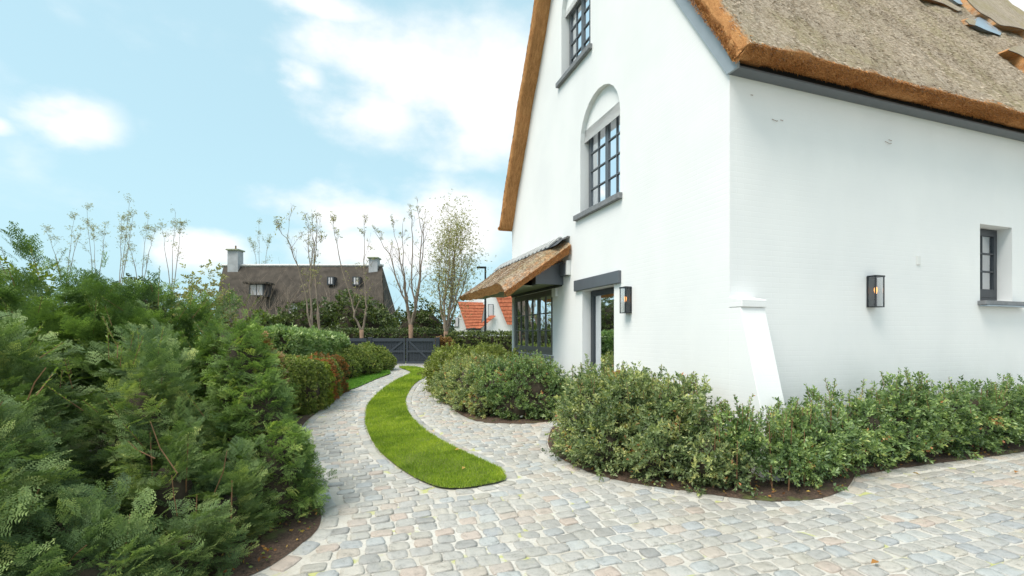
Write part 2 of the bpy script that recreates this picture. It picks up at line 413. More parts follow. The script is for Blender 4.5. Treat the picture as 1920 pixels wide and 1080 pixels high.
M['yew_bright'] = leafmat('bright_yew_needles', [(0, (0.052, 0.088, 0.022)), (.4, (0.128, 0.205, 0.044)), (.75, (0.240, 0.348, 0.063)), (1, (0.446, 0.505, 0.101))], .2, .65, spec=.2)
M['yew_new'] = leafmat('fresh_yew_shoots', [(0, (0.105, 0.180, 0.030)), (1, (0.225, 0.300, 0.068))], .3)
M['yew_brown'] = leafmat('scorched_yew_needles', [(0, (.04, .045, .015)), (.4, (.16, .095, .03)), (1, (.42, .22, .08))], .2)
M['hedge_green'] = leafmat('clipped_hedge_leaves', [(0, (0.056, 0.083, 0.022)), (.45, (0.131, 0.179, 0.042)), (.8, (0.243, 0.291, 0.067)), (1, (0.392, 0.376, 0.105))], .22)
M['hedge_yellow'] = leafmat('yellow_green_hedge_leaves', [(0, (.07, .10, .015)), (.5, (.18, .23, .025)), (1, (.34, .36, .05))], .25)
M['hedge_red'] = leafmat('copper_hedge_leaves', [(0, (.06, .075, .02)), (.45, (.16, .12, .035)), (.7, (.34, .12, .04)), (1, (.48, .19, .06))], .25)
M['hedge_dark'] = leafmat('dark_hedge_leaves', [(0, (0.032, 0.050, 0.022)), (.5, (0.081, 0.112, 0.041)), (1, (0.189, 0.225, 0.068))], .15)
M['laurel'] = leafmat('laurel_leaves', [(0, (0.068, 0.111, 0.035)), (.45, (0.169, 0.254, 0.097)), (.8, (0.287, 0.389, 0.158)), (1, (0.473, 0.550, 0.246))], .2, .35)
M['shrub'] = leafmat('evergreen_shrub_leaves', [(0, (0.064, 0.093, 0.046)), (.35, (0.161, 0.217, 0.101)), (.65, (0.300, 0.355, 0.166)), (.85, (0.494, 0.500, 0.216)), (.95, (0.500, 0.500, 0.176)), (1, (0.500, 0.217, 0.101))], .25, .35)
M['shrub_green'] = leafmat('green_shrub_leaves', [(0, (0.048, 0.083, 0.039)), (.35, (0.128, 0.197, 0.084)), (.65, (0.231, 0.325, 0.128)), (.88, (0.374, 0.472, 0.173)), (.97, (0.500, 0.500, 0.197)), (1, (0.500, 0.197, 0.099))], .25, .35)
M['shrub_yellow'] = leafmat('yellow_green_shrub_leaves', [(0, (.06, .08, .02)), (.4, (.16, .19, .04)), (.8, (.30, .33, .08)), (1, (.42, .46, .13))], .25, .4)
M['autumn'] = leafmat('autumn_crown_leaves', [(0, (.17, .17, .07)), (.5, (.34, .31, .14)), (1, (.48, .42, .24))], .35)
M['grass'] = leafmat('grass_blades', [(0, (0.114, 0.185, 0.018)), (.5, (0.255, 0.358, 0.030)), (1, (0.460, 0.519, 0.060))], .3, .6)
M['grass_green'] = leafmat('green_lawn_blades', [(0, (.06, .15, .02)), (.5, (.13, .28, .03)), (1, (.22, .38, .05))], .3, .6)
M['leaf_brown'] = leafmat('fallen_leaf_colours', [(0, (.12, .05, .02)), (.5, (.34, .15, .04)), (1, (.52, .36, .08))], .15, .6)

# ------------------------------------------------------------------ plan of the ground
grass_px_l = [(748, 689), (768, 697), (766, 703), (742, 715), (716, 733), (692, 757), (686, 782), (688, 806), (705, 840), (731, 866), (767, 892), (801, 909), (832, 918)]
grass_px_r = [(871, 918), (915, 911), (946, 903), (946, 893), (936, 880), (897, 862), (858, 844), (819, 823), (793, 805), (770, 782), (760, 756), (765, 738), (778, 720), (798, 707), (803, 700), (793, 692), (772, 688.5)]
GRASS = smooth_line([G(*p) for p in grass_px_l+grass_px_r], 4, True)
left_px = [(716, 687.5), (722, 692), (732, 701), (705, 712), (650, 735), (600, 770), (570, 795), (563, 820), (575, 870), (590, 930), (601, 958), (602, 975), (590, 1000), (540, 1040), (470, 1080)]
LEFT = smooth_line([G(*p) for p in left_px]+[(-2.0, 2.45), (-2.9, 1.7), (-4.2, .9)], 4)
r1_px = [(818, 687.5), (826, 695), (824, 706), (826, 716), (830, 740), (840, 758), (858, 774), (897, 791), (960, 795), (1015, 793)]
R1 = smooth_line([G(*p) for p in r1_px]+[(1.05, 8.35), (1.4, 8.62)], 4)
r2_px = [(1040, 800), (1028, 822), (1032, 843), (1060, 865), (1130, 895), (1220, 912), (1310, 925), (1400, 937), (1460, 941), (1540, 935), (1588, 917)]
R2 = smooth_line([(1.75, 7.3), (1.0, 7.15)]+[G(*p) for p in r2_px], 4)+[G(1598, 903), G(1602, 893), G(1680, 880), G(1920, 848), (12.0, 7.95)]

C0 = (2.454, 5.25); RZ = math.atan2(.325, .9457)
E2 = np.array([.9457, .325]); E1 = np.array([-.325, .9457])
def HW(t, s): return (C0[0]+E2[0]*t+E1[0]*s, C0[1]+E2[1]*t+E1[1]*s)
BED_L = LEFT+[(-14, .9), (-14, 22.7), (LEFT[0][0], 22.7)]
BED1 = R1+[HW(0, 3.6), HW(0, 7.5), HW(1.5, 7.55), (2.5, 22.7), (R1[0][0], 22.7)]
BED2 = R2+[HW(12, 0), HW(0, 0), HW(0, 2.4)]

def sheet(name, poly, z, mat, kind='structure', jitter=0, parent=None, step=None):
    xs = [p[0] for p in poly]; ys = [p[1] for p in poly]; pts = []
    if step:
        x = min(xs)
        while x < max(xs):
            y = min(ys)
            while y < max(ys):
                if inside1((x, y), poly): pts.append((x+rnd.uniform(-.2, .2)*step, y+rnd.uniform(-.2, .2)*step))
                y += step
            x += step
    V, F = fill(poly, pts=pts)
    nb = len(poly)
    VV = [(v[0], v[1], z+(rnd.uniform(0, jitter) if i >= nb else 0)) for i, v in enumerate(V)]
    me = mesh(name, VV, F, smooth=bool(jitter))
    o = link(name, me, parent, mat)
    if kind: o['kind'] = kind
    return o

gs = 1200
gme = mesh('ground', [(-gs, -gs, -.03), (gs, -gs, -.03), (gs, gs, -.03), (-gs, gs, -.03)], [(0, 1, 2, 3)])
tag(link('ground', gme, None, M['ground']), kind='structure')
PAVE = [(-6.5, -4), (14, -4), (14, 24), (-8, 24)]
paving = link('paving', mesh('paving', [(x, y, 0) for x, y in PAVE], [(0, 1, 2, 3)]), None, M['joint']); paving['kind'] = 'structure'
sheet('soil_bed', BED_L, .006, M['soil'], jitter=.03, step=.25)
sheet('soil_bed', BED1, .006, M['soil'], jitter=.03, step=.25)
sheet('soil_bed', BED2, .006, M['soil'], jitter=.03, step=.2)

# ------------------------------------------------------------------ cobbles
def cobble_variant(L, W, seed, flat=False):
    """a hand-cut sett: rounded rectangle with uneven sides and a worn, slightly domed top"""
    r = random.Random(seed); V = []; F = []; out = []
    c = r.uniform(.10, .22)*W
    for sx, sy in ((1, 1), (-1, 1), (-1, -1), (1, -1)):
        dx, dy = r.uniform(-.007, .004), r.uniform(-.006, .004)
        cx, cy = sx*(L/2+dx), sy*(W/2+dy); k = c*r.uniform(.8, 1.5)
        tri = [(cx, cy-sy*k), (cx-sx*k*.28, cy-sy*k*.28), (cx-sx*k, cy)]
        out += tri if sx*sy > 0 else tri[::-1]
        out.append(((0, sy*(W/2+r.uniform(-.003, .004))) if sx*sy > 0 else (sx*(L/2+r.uniform(-.003, .006)), 0)))
    n = len(out); h = r.uniform(.008, .014) if not flat else .011
    tx, ty = r.uniform(-.07, .07), r.uniform(-.08, .08)
    for k, z in ((1.0, -.02), (.995, h*.35), (.94, h*.90), (.6, h*1.0)):
        for (x, y) in out: V.append((x*k, y*k, z+(x*tx+y*ty if z > 0 else 0)+(r.uniform(-.0022, .0022) if z > 0 else 0)))
    V.append((0, 0, h*1.04))
    for ring in range(3):
        for i in range(n): F.append((ring*n+i, ring*n+(i+1) % n, (ring+1)*n+(i+1) % n, (ring+1)*n+i))
    for i in range(n): F.append((3*n+i, 3*n+(i+1) % n, 4*n))
    return np.array(V), F
CV = []
for i in range(28):
    V, F = cobble_variant(.157+rnd.uniform(-.026, .004), .122+rnd.uniform(-.010, .004), i)
    CV.append((V, F, mesh('cobble', V, F, True)))
    CV[-1][2].materials.append(M['cobble'])
BV = []
for i in range(10):
    V, F = cobble_variant(.205+rnd.uniform(-.03, .0), .125, 100+i, True)
    BV.append((V, F, mesh('border_stone', V, F, True))); BV[-1][2].materials.append(M['cobble'])
stones = []    # x, y, angle, kind, variant
borders = [(GRASS, 1, True), (LEFT, -1, False), (R1, 1, False), (R2, 1, False)]
zones = [GRASS, BED_L, BED1, BED2]
for line, side, closed in borders:
    L = list(line)+([line[0]] if closed else []); acc = 0; nxt = .1
    for a, b in zip(L[:-1], L[1:]):
        d = math.hypot(b[0]-a[0], b[1]-a[1])
        if d < 1e-6: continue
        ux, uy = (b[0]-a[0])/d, (b[1]-a[1])/d
        while nxt < acc+d:
            t = nxt-acc
            for sg in (1, -1):
                x = a[0]+ux*t-uy*.072*sg; y = a[1]+uy*t+ux*.072*sg
                P = [(x, y)]
                if not any(inside(P, z)[0] for z in zones): stones.append((x, y, math.atan2(uy, ux)+rnd.uniform(-.05, .05), 'b', rnd.randrange(10))); break
            nxt += .212
        acc += d
cand = []
row = -70
for row in range(-75, 170):
    s = row*.133
    off = (row % 2)*.082+rnd.uniform(-.02, .02); t = -9+off
    while t < 12:
        cand.append((*HW(t+rnd.uniform(-.008, .008), s+rnd.uniform(-.006, .006)), rnd.uniform(.94, 1.0)))
        t += .166+rnd.uniform(-.012, .012)
cand = np.array(cand); P = cand[:, :2]
ok = (P[:, 1] > .9) & (P[:, 1] < 22.6) & (np.abs(P[:, 0]) < 1.25*P[:, 1]+1.2) & (P[:, 0] < 10)
for z in zones: ok &= ~inside(P, z)
for line, side, closed in borders: ok &= pdist(P, line, closed) > .16
hx = (P-np.array(C0))@E2; hy = (P-np.array(C0))@E1
ok &= ~((hx > -.05) & (hy > -.05))
for c in cand[ok]: stones.append((c[0], c[1], RZ+rnd.uniform(-.05, .05), 'c', rnd.randrange(28)))
def px_size(st):
    x, y = st[0], st[1]
    if y < 1: return 0
    u = 960+873*x/y; v = 627+1309.5/y
    if u < -20 or u > 1940 or v > 1100: return 0
    return 1/y
stones.sort(key=px_size, reverse=True)
nb_ = {'b': 0, 'c': 0}; rest = []
for st in stones:
    x, y, a, k, vi = st
    if nb_[k] < 300 and px_size(st) > 0:
        nb_[k] += 1
        me = (CV if k == 'c' else BV)[vi][2]
        o = bpy.data.objects.new('cobble' if k == 'c' else 'border_stone', me); COL.objects.link(o); o.parent = paving
        o.location = (x, y, 0); o.rotation_euler = (0, 0, a+(PI if rnd.random() < .5 else 0))
    else: rest.append(st)
for k, nm, lst in (('c', 'cobbles', CV), ('b', 'border_stones', BV)):
    VV = []; FF = []; b = 0
    for x, y, a, kk, vi in rest:
        if kk != k: continue
        V, F, _ = lst[vi]; c, s = math.cos(a), math.sin(a)
        VV.append(np.stack([V[:, 0]*c-V[:, 1]*s+x, V[:, 0]*s+V[:, 1]*c+y, V[:, 2]], 1)); FF += [tuple(i+b for i in f) for f in F]; b += len(V)
    if VV:
        me = mesh(nm, np.concatenate(VV), FF, True); o = link(nm, me, paving, M['cobble']); o['kind'] = 'stuff'

# ------------------------------------------------------------------ foliage tools
def rotmats(n, D, up_roll=True, r=rng):
    """rotation matrices whose x axis is D; random roll"""
    X = D/np.linalg.norm(D, axis=1, keepdims=True)
    ref = np.tile([0., 0., 1.], (n, 1)); par = np.abs(X[:, 2]) > .95; ref[par] = [1, 0, 0]
    Y = np.cross(ref, X); Y /= np.linalg.norm(Y, axis=1, keepdims=True); Z = np.cross(X, Y)
    roll = r.normal(0, .5, n) if up_roll else r.uniform(0, 2*PI, n)
    c, s = np.cos(roll)[:, None], np.sin(roll)[:, None]
    Y2 = Y*c+Z*s; Z2 = -Y*s+Z*c
    return np.stack([X, Y2, Z2], axis=2)
def scatter(templates, P, D, S, tint, roll_up=True, r=rng):
    """templates: list of (V, F, tintoffset).  returns V, F, T"""
    n = len(P); R = rotmats(n, D, roll_up, r); which = r.integers(0, len(templates), n)
    VV = []; FF = []; TT = []; base = 0
    for k, (V, F, T) in enumerate(templates):
        idx = np.where(which == k)[0]
        if not len(idx): continue
        W = np.einsum('nij,vj->nvi', R[idx], V)*S[idx, None, None]+P[idx, None, :]
        VV.append(W.reshape(-1, 3)); m = len(V)
        FF.append((F[None]+(np.arange(len(idx))*m)[:, None, None]+base).reshape(-1, F.shape[1]))
        TT.append((tint[idx, None]+T[None]).ravel()); base += m*len(idx)
    return np.concatenate(VV), np.concatenate(FF), np.clip(np.concatenate(TT), 0, 1)
def leaf_tri(p, d, side, L, W, fold=.25):
    """a folded leaf of 2 triangles"""
    p = np.array(p); d = np.array(d)/np.linalg.norm(d); side = np.array(side)-np.dot(side, d)*d; side /= np.linalg.norm(side); nrm = np.cross(d, side)
    a = p; b = p+d*L; l = p+d*L*.5+side*W/2+nrm*fold*W; q = p+d*L*.5-side*W/2+nrm*fold*W
    return [a, l, b, q], [(0, 1, 2), (0, 2, 3)]
def cluster_template(nl, L, W, spread, seed, length=.08):
    r = np.random.default_rng(seed); V = []; F = []; T = []
    for i in range(nl):
        t = (i+.5)/nl; p = np.array([length*t, 0, 0]); a = i*2.4+r.uniform(-.4, .4)
        d = np.array([.35+t*.9, math.cos(a)*spread, math.sin(a)*spread])+r.normal(0, .15, 3)
        side = np.cross(d, [math.cos(a+1.2), r.normal(), math.sin(a)]); 
        v, f = leaf_tri(p, d, side, L*r.uniform(.75, 1.15), W*r.uniform(.8, 1.1)); b = len(V); V += v; F += [tuple(x+b for x in q) for q in f]; T += [r.uniform(-.14, .14)+.10*t]*4
    return np.array(V), np.array(F), np.array(T)
def yew_spray(seed, L=.25, nt=13, nn=7, nl=.022, nw=.010):
    """flat feathery yew branch along +x, with side twigs each carrying two ranks of needles"""
    r = np.random.default_rng(seed); V = []; F = []; T = []
    def twig(p, d, ln, t0):
        d = d/np.linalg.norm(d); side = np.cross([0, 0, 1], d); side /= np.linalg.norm(side); k = max(3, int(ln/.014))
        for i in range(k):
            q = p+d*ln*(i+.5)/k+np.array([0, 0, -.25*(ln*(i/k))**2*6])
            for sg in (1, -1):
                dd = d*.55+side*sg+np.array([0, 0, r.uniform(-.25, .25)]); dd /= np.linalg.norm(dd); l = nl*r.uniform(.8, 1.15)*(1 if i < k-1 else .8)
                b = len(V); wv = d*nw; V.extend([q-wv/2, q+wv/2, q+dd*l]); F.append((b, b+1, b+2)); T.extend([t0+.16*i/k+r.uniform(-.06, .06)]*3)
    for i in range(nt):
        u = (i+.5)/nt; p = np.array([L*u, 0, -.35*(L*u)**2]); sg = 1 if i % 2 else -1
        ln = .095*(1-.55*u)*r.uniform(.7, 1.15)
        twig(p, np.array([.75, sg*r.uniform(.7, 1.0), r.uniform(-.15, .2)]), ln, -.05+.14*u)
    twig(np.array([L*.6, 0, -.35*(L*.6)**2]), np.array([1, 0, -.1]), L*.5, .08)
    return np.array(V), np.array(F), np.array(T)
YEW_T = [yew_spray(i, L=.16, nt=8, nl=.021, nw=.011) for i in range(6)]
YEW_S = [yew_spray(20+i, L=.095, nt=5, nl=.020, nw=.011) for i in range(5)]      # short, clipped tips
SHRUB_T = [cluster_template(8, .050, .024, .8, i, .09) for i in range(6)]
HEDGE_T = [cluster_template(8, .034, .02, 1.0, 40+i, .05) for i in range(5)]
LAUREL_T = [cluster_template(7, .10, .045, .8, 60+i, .08) for i in range(5)]
FAR_T = [cluster_template(6, .22, .12, 1.0, 80+i, .25) for i in range(4)]

def blob_points(blobs, dens, depth=.12, zmin=.02, r=rng, lump=.1, ex=1.0):
    """points near the skin of a union of ellipsoids, with outward directions"""
    PP = []; NN = []
    for (c, rad) in blobs:
        a, b, h = rad; area = 4*PI*(((a*b)**1.6+(a*h)**1.6+(b*h)**1.6)/3)**(1/1.6)
        n = int(area*dens); u = r.normal(size=(n, 3)); u /= np.linalg.norm(u, axis=1, keepdims=True)
        # squarer than an ellipsoid
        if ex != 1: u = np.sign(u)*np.abs(u)**ex
        lum = 1+lump*(np.sin(u[:, 0]*7+c[0]*5)*np.sin(u[:, 1]*6+c[1]*3)+np.sin(u[:, 2]*8+u[:, 0]*5+c[0]))*.5
        k = (1-np.abs(r.normal(0, 1, n))*depth/min(rad))*lum
        p = np.array(c)+u*np.array(rad)*k[:, None]; nn = u/np.array(rad); nn /= np.linalg.norm(nn, axis=1, keepdims=True)
        keep = p[:, 2] > zmin
        for (c2, r2) in blobs:
            if c2 is c: continue
            keep &= (((p-np.array(c2))/np.array(r2))**2).sum(1) > .72
        PP.append(p[keep]); NN.append(nn[keep])
    return np.concatenate(PP), np.concatenate(NN)
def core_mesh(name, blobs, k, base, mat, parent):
    """dark brown blobs inside a dense plant: stop light and stand in for inner shade"""
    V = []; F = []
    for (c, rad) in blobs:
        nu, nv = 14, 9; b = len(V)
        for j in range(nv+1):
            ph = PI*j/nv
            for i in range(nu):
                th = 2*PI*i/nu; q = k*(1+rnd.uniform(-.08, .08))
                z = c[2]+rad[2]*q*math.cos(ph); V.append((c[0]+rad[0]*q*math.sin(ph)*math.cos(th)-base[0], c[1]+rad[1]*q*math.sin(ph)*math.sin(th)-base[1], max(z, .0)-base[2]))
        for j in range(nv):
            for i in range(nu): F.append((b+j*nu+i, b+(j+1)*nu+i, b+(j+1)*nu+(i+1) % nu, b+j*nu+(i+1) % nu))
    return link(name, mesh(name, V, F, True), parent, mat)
def far_side(P, N):      # leaves at the back of a plant or well outside the view: thinner there
    vw = -P+np.array([0, 0, 1.5]); vw /= np.linalg.norm(vw, axis=1, keepdims=True)
    return ((N*vw).sum(1) < -.25) | (P[:, 0]/P[:, 1] < -1.25)
def plant(name, label, cat, blobs, templates, mat, dens, group=None, depth=.12, size=(.8, 1.2), updir=.35, tint0=.45, tvar=.16, core=.72, ex=1.0, stems=8, lump=.1, seed=1, jit=.45, upward_light=0, clump=None, sticks=True, stem_mat='twig'):
    r = np.random.default_rng(seed)
    cx = sum(b[0][0] for b in blobs)/len(blobs); cy = sum(b[0][1] for b in blobs)/len(blobs); base = np.array([cx, cy, 0.])
    root = empty(name, tuple(base), 0, label, cat, group)
    if clump:       # leafy sprays gathered on branch ends of uneven length
        per, crad, reach = clump
        ins = crad+reach*.7+.02; inner = [(c, tuple(max(.12, q-ins) for q in rad)) for c, rad in blobs]
        P0, N0 = blob_points(inner, dens/per, depth, r=r, ex=ex, lump=lump)
        ext = r.normal(0, reach, len(P0)); D0 = N0+r.normal(0, .3, N0.shape); D0[:, 2] += updir; D0 /= np.linalg.norm(D0, axis=1, keepdims=True)
        P0 = P0+D0*ext[:, None]; N = np.repeat(D0, per, 0)
        P = np.repeat(P0, per, 0)+r.normal(0, crad, (len(P0)*per, 3))+N*r.uniform(-crad*2, crad*1.2, (len(P0)*per, 1)); ctint = np.repeat(r.normal(0, .12, len(P0)), per)
        k = P[:, 2] > .02
        k &= ~(far_side(P, N) & (r.random(len(P)) < .82))
        P = P[k]; N = N[k]; ctint = ctint[k]; n = len(P); D = N+r.normal(0, jit, (n, 3))
    else:
        P, N = blob_points(blobs, dens, depth, r=r, ex=ex, lump=lump); ctint = 0; k = ~(far_side(P, N) & (r.random(len(P)) < .82)); P = P[k]; N = N[k]
        n = len(P); D = N+r.normal(0, jit, (n, 3)); D[:, 2] += updir
    S = r.uniform(size[0], size[1], n)
    # clump-wise colour: neighbours share a tone
    ph = np.sin(P[:, 0]*9+P[:, 2]*5)*np.sin(P[:, 1]*8+P[:, 2]*7)
    tint = tint0+r.normal(0, tvar, n)+ctint+.08*ph+upward_light*(P[:, 2]-P[:, 2].mean())
    V, F, T = scatter(templates, P-base, D, S, tint, r=r)
    if mat in (M['shrub'], M['shrub_green']):      # the odd red or orange leaf
        T = np.minimum(T, .93); nlv = len(T)//4; T.reshape(-1, 4)[r.random(nlv) < .006] = 1
    fo = link('foliage', npmesh('foliage', V, F, T), root, mat); fo['kind'] = 'stuff'
    if core: core_mesh('dark_core', inner if clump else blobs, core+(.08 if clump else 0), base, M['core_shade'], root)['kind'] = 'stuff'  # dark core put in as shade behind the leaves, blocks light through
    if sticks:
        mb = MB()
        for i in range(stems):
            c, rad = blobs[i % len(blobs)]
            x = c[0]+r.uniform(-.6, .6)*rad[0]; y = c[1]+r.uniform(-.6, .6)*rad[1]; top = min(c[2]+rad[2]*.8, 1.2)
            x0 = c[0]+(x-c[0])*.7; y0 = c[1]+(y-c[1])*.7
            mb.tube([(x0-cx, y0-cy, 0), ((x0+x)/2-cx, (y0+y)/2-cy, top*.5), (x-cx, y-cy, top)], [.007, .005, .003], 5)
        mb.build('stem', M[stem_mat], root)['kind'] = 'stuff'
    return root

# ================================================================== THE HOUSE
# local axes of the house: x runs along the side wall (to the right), y along the gable wall (away from the viewer)
house = empty('thatched_house', (C0[0], C0[1], 0), RZ, 'tall white painted brick house with steep thatched roof, filling the right of the view', 'house')
GW = 7.55; EZ = 4.42; APS = 3.85; APZ = EZ+1.62*APS; RL = 12.0
def arch(s0, s1, z0, zs, n=12):
    c = (s0+s1)/2; r = (s1-s0)/2
    return [(s0, z0), (s1, z0)]+[(c+r*math.cos(PI*i/n), zs+r*math.sin(PI*i/n)) for i in range(n+1)]
win_mid = arch(2.27, 3.63, 3.74, 5.07); win_top = arch(3.24, 4.46, 6.66, 7.95)
door_h = [(2.45, -.02), (3.55, -.02), (3.55, 2.31), (2.45, 2.31)]
corner_h = [(4.90, 1.05), (7.42, 1.05), (7.42, 2.47), (4.90, 2.47)]
gable = [(0, -.05), (GW, -.05), (GW, EZ), (APS, APZ), (0, EZ)]
def wall_part(name, outer, holes, depth, to3, inward, parent=house):
    """front face with holes plus their reveals. to3(a, b, d) -> point at depth d"""
    V2, F2 = fill(outer, holes); V = [to3(v[0], v[1], 0) for v in V2]; F = list(F2)
    for h in holes:
        b = len(V); n = len(h)
        V += [to3(p[0], p[1], 0) for p in h]+[to3(p[0], p[1], depth) for p in h]
        F += [(b+i, b+(i+1) % n, b+n+(i+1) % n, b+n+i) for i in range(n)]
    return link(name, mesh(name, V, F), parent, M['wall'])
g3 = lambda s, z, d: (d, s, z)
wall_part('wall', gable, [[(a, b if b > 0 else .0) for a, b in door_h], win_mid, win_top, corner_h], .24, g3, 1)
sw_h = [(4.56, 1.99), (5.34, 1.99), (5.34, 3.10), (4.56, 3.10)]
wall_part('wall', [(.0, -.05), (RL, -.05), (RL, EZ+.02), (.0, EZ+.02)], [sw_h], .24, lambda t, z, d: (t, d, z), 1)
MB().add([(RL, 0, 0), (RL, GW, 0), (RL, GW, EZ), (RL, APS, APZ), (RL, 0, EZ)], [(0, 1, 2, 3, 4)]).build('wall', M['wall'], house)
MB().add([(0, GW, 0), (RL, GW, 0), (RL, GW, EZ), (0, GW, EZ)], [(0, 1, 2, 3)]).build('wall', M['wall'], house)
# dim rooms behind the windows
MB().add([(1.6, .4, 0), (1.6, 7.3, 0), (1.6, 7.3, 6), (1.6, 5.0, 9), (1.6, 3.0, 9), (1.6, .4, 5)], [(0, 1, 2, 3, 4, 5)]).build('inner_wall', M['interior'], house)
MB().add([(.3, 2.0, 0), (11, 2.0, 0), (11, 2.0, 4), (.3, 2.0, 4)], [(0, 1, 2, 3)]).build('inner_wall', M['interior'], house)

def tympanum(win, z0, s0, s1):
    top = [p for p in win[2:]]; poly = [(s1, z0)]+top+[(s0, z0)]
    MB().prism([(.085, p[0]*1, p[1]) for p in poly], (.13, 0, 0)).build('arch_infill', M['wall'], house)
tympanum(win_mid, 5.29, 2.27, 3.63); tympanum(win_top, 8.05, 3.24, 4.46)
for s0, s1, zc in ((2.20, 3.80, 3.72), (3.17, 4.60, 6.64)):
    MB().box(-.07, .235, s0, s1, zc-.075, zc+.02).build('window_sill', M['stone'], house, bevel=.006)

def window(P3, a0, a1, b0, b1, cols, rows, fr=.05, leafs=2, mat='dark_paint', depth=.05, curtain=None, parent=None, bar=.022, stile=.045, bottom=.0):
    """window in the plane a/b; P3(a, b, d) gives 3d.  children: frame, casement bars, panes"""
    w = link('window', box_p(P3, a0, a1, b0, b1, 0, depth, fr), house, M[mat])
    la = (a1-a0-2*fr)/leafs
    for k in range(leafs):
        x0 = a0+fr+k*la; x1 = x0+la
        link('casement', box_p(P3, x0+.002, x1-.002, b0+fr+.002, b1-fr-.002, -.012, depth-.02, stile, bottom), w, M[mat])
        gx0, gx1, gz0, gz1 = x0+stile, x1-stile, b0+fr+max(stile, bottom), b1-fr-stile
        for c in range(1, cols):
            x = gx0+(gx1-gx0)*c/cols; link('glazing_bar', boxm(P3, x-bar/2, x+bar/2, gz0, gz1, -.006, .012), w, M[mat])
        for r in range(1, rows):
            z = gz0+(gz1-gz0)*r/rows; link('glazing_bar', boxm(P3, gx0, gx1, z-bar/2, z+bar/2, -.009, .009), w, M[mat])
        for c in range(cols):
            for r in range(rows):
                xa = gx0+(gx1-gx0)*c/cols; xb = gx0+(gx1-gx0)*(c+1)/cols; za = gz0+(gz1-gz0)*r/rows; zb = gz0+(gz1-gz0)*(r+1)/rows
                j = rnd.uniform(-.0015, .0015); k2 = rnd.uniform(-.0015, .0015)
                V = [P3(xa, za, .014+j), P3(xb, za, .014-j), P3(xb, zb, .014+k2), P3(xa, zb, .014-k2)]
                link('pane', mesh('pane', V, [(0, 1, 2, 3)]), w, M['glass'])
    if curtain:
        for c0, c1, d in curtain:
            n = 24; V = []; F = []
            for i in range(n+1):
                x = c0+(c1-c0)*i/n
                for z in (b0+.03, b1-.03): V.append(P3(x, z, d+.015*math.sin(i*1.9)+.008*math.sin(i*4.1)))
            F = [(2*i, 2*i+2, 2*i+3, 2*i+1) for i in range(n)]
            link('curtain', mesh('curtain', V, F, True), w, M['curtain'])
    return w
def boxm(P3, a0, a1, b0, b1, d0, d1):
    mb = MB(); mb.box(a0, a1, b0, b1, d0, d1); me = mesh('bar', [P3(*v) for v in mb.V], mb.F); return fixn(me)
def box_p(P3, a0, a1, b0, b1, d0, d1, fr, bottom=0):
    bt = max(fr, bottom); mb = MB()
    mb.box(a0, a0+fr, b0, b1, d0, d1); mb.box(a1-fr, a1, b0, b1, d0, d1)
    mb.box(a0+fr, a1-fr, b0, b0+bt, d0+.001, d1-.001); mb.box(a0+fr, a1-fr, b1-fr, b1, d0+.001, d1-.001)
    return fixn(mesh('frame', [P3(*v) for v in mb.V], mb.F))
def fixn(me):
    bm = bmesh.new(); bm.from_mesh(me); bmesh.ops.recalc_face_normals(bm, faces=bm.faces); bm.to_mesh(me); bm.free(); return me
pg = lambda off: (lambda a, b, d: (off+d, a, b))
window(pg(.17), 2.28, 3.62, 3.75, 5.28, 2, 4, leafs=2, mat='grey_paint', fr=.055, curtain=[(2.95, 3.58, .07)])
window(pg(.17), 3.26, 4.44, 6.67, 8.04, 2, 4, leafs=2, mat='grey_paint', fr=.05, curtain=[(3.85, 4.40, .07)])
M['taupe'] = simple('taupe_frame_paint', (.15, .145, .135), .5, var=.06, bmp=.05)
window(pg(.03), 4.905, 7.415, 1.055, 2.465, 2, 3, leafs=3, mat='taupe', fr=.07, stile=.05, bottom=.09)
window(lambda a, b, d: (a, .17+d, b), 4.57, 5.33, 2.02, 3.09, 2, 3, leafs=1, mat='dark_paint', fr=.04, stile=.06, bottom=.12, curtain=[(4.6, 5.3, .05)])
MB().box(4.50, 5.52, -.10, .235, 1.925, 1.985).build('window_sill', M['stone'], house, bevel=.005)
MB().box(4.52, 5.60, -.125, -.02, 1.905, 1.92).build('sill_flashing', M['lead'], house)
MB().box(-.05, .03, 4.85, 7.47, .985, 1.045).build('window_sill', M['stone'], house, bevel=.005)
# door
door = link('door', box_p(pg(.17), 2.46, 3.54, .02, 2.30, 0, .06, .10), house, M['dark_paint'])
link('pane', mesh('pane', [(.195, 2.56, .12), (.195, 3.44, .12), (.195, 3.44, 2.2), (.195, 2.56, 2.2)], [(0, 1, 2, 3)]), door, M['glass'])
MB().box(.55, .60, 2.3, 3.8, 0, 2.6).build('hall_wall', M['wall'], house)
MB().tube([(.13, 2.60, 1.0), (.13, 2.60, 1.25)], .012, 8).build('door_handle', M['lantern'], door)
MB().box(-.055, .03, 2.235, 3.80, 2.313, 2.515).build('door_lintel', M['grey_paint'], house, bevel=.006)
MB().box(-.35, .2, 2.42, 3.58, 0, .10).build('door_step', M['stone'], house, bevel=.01)
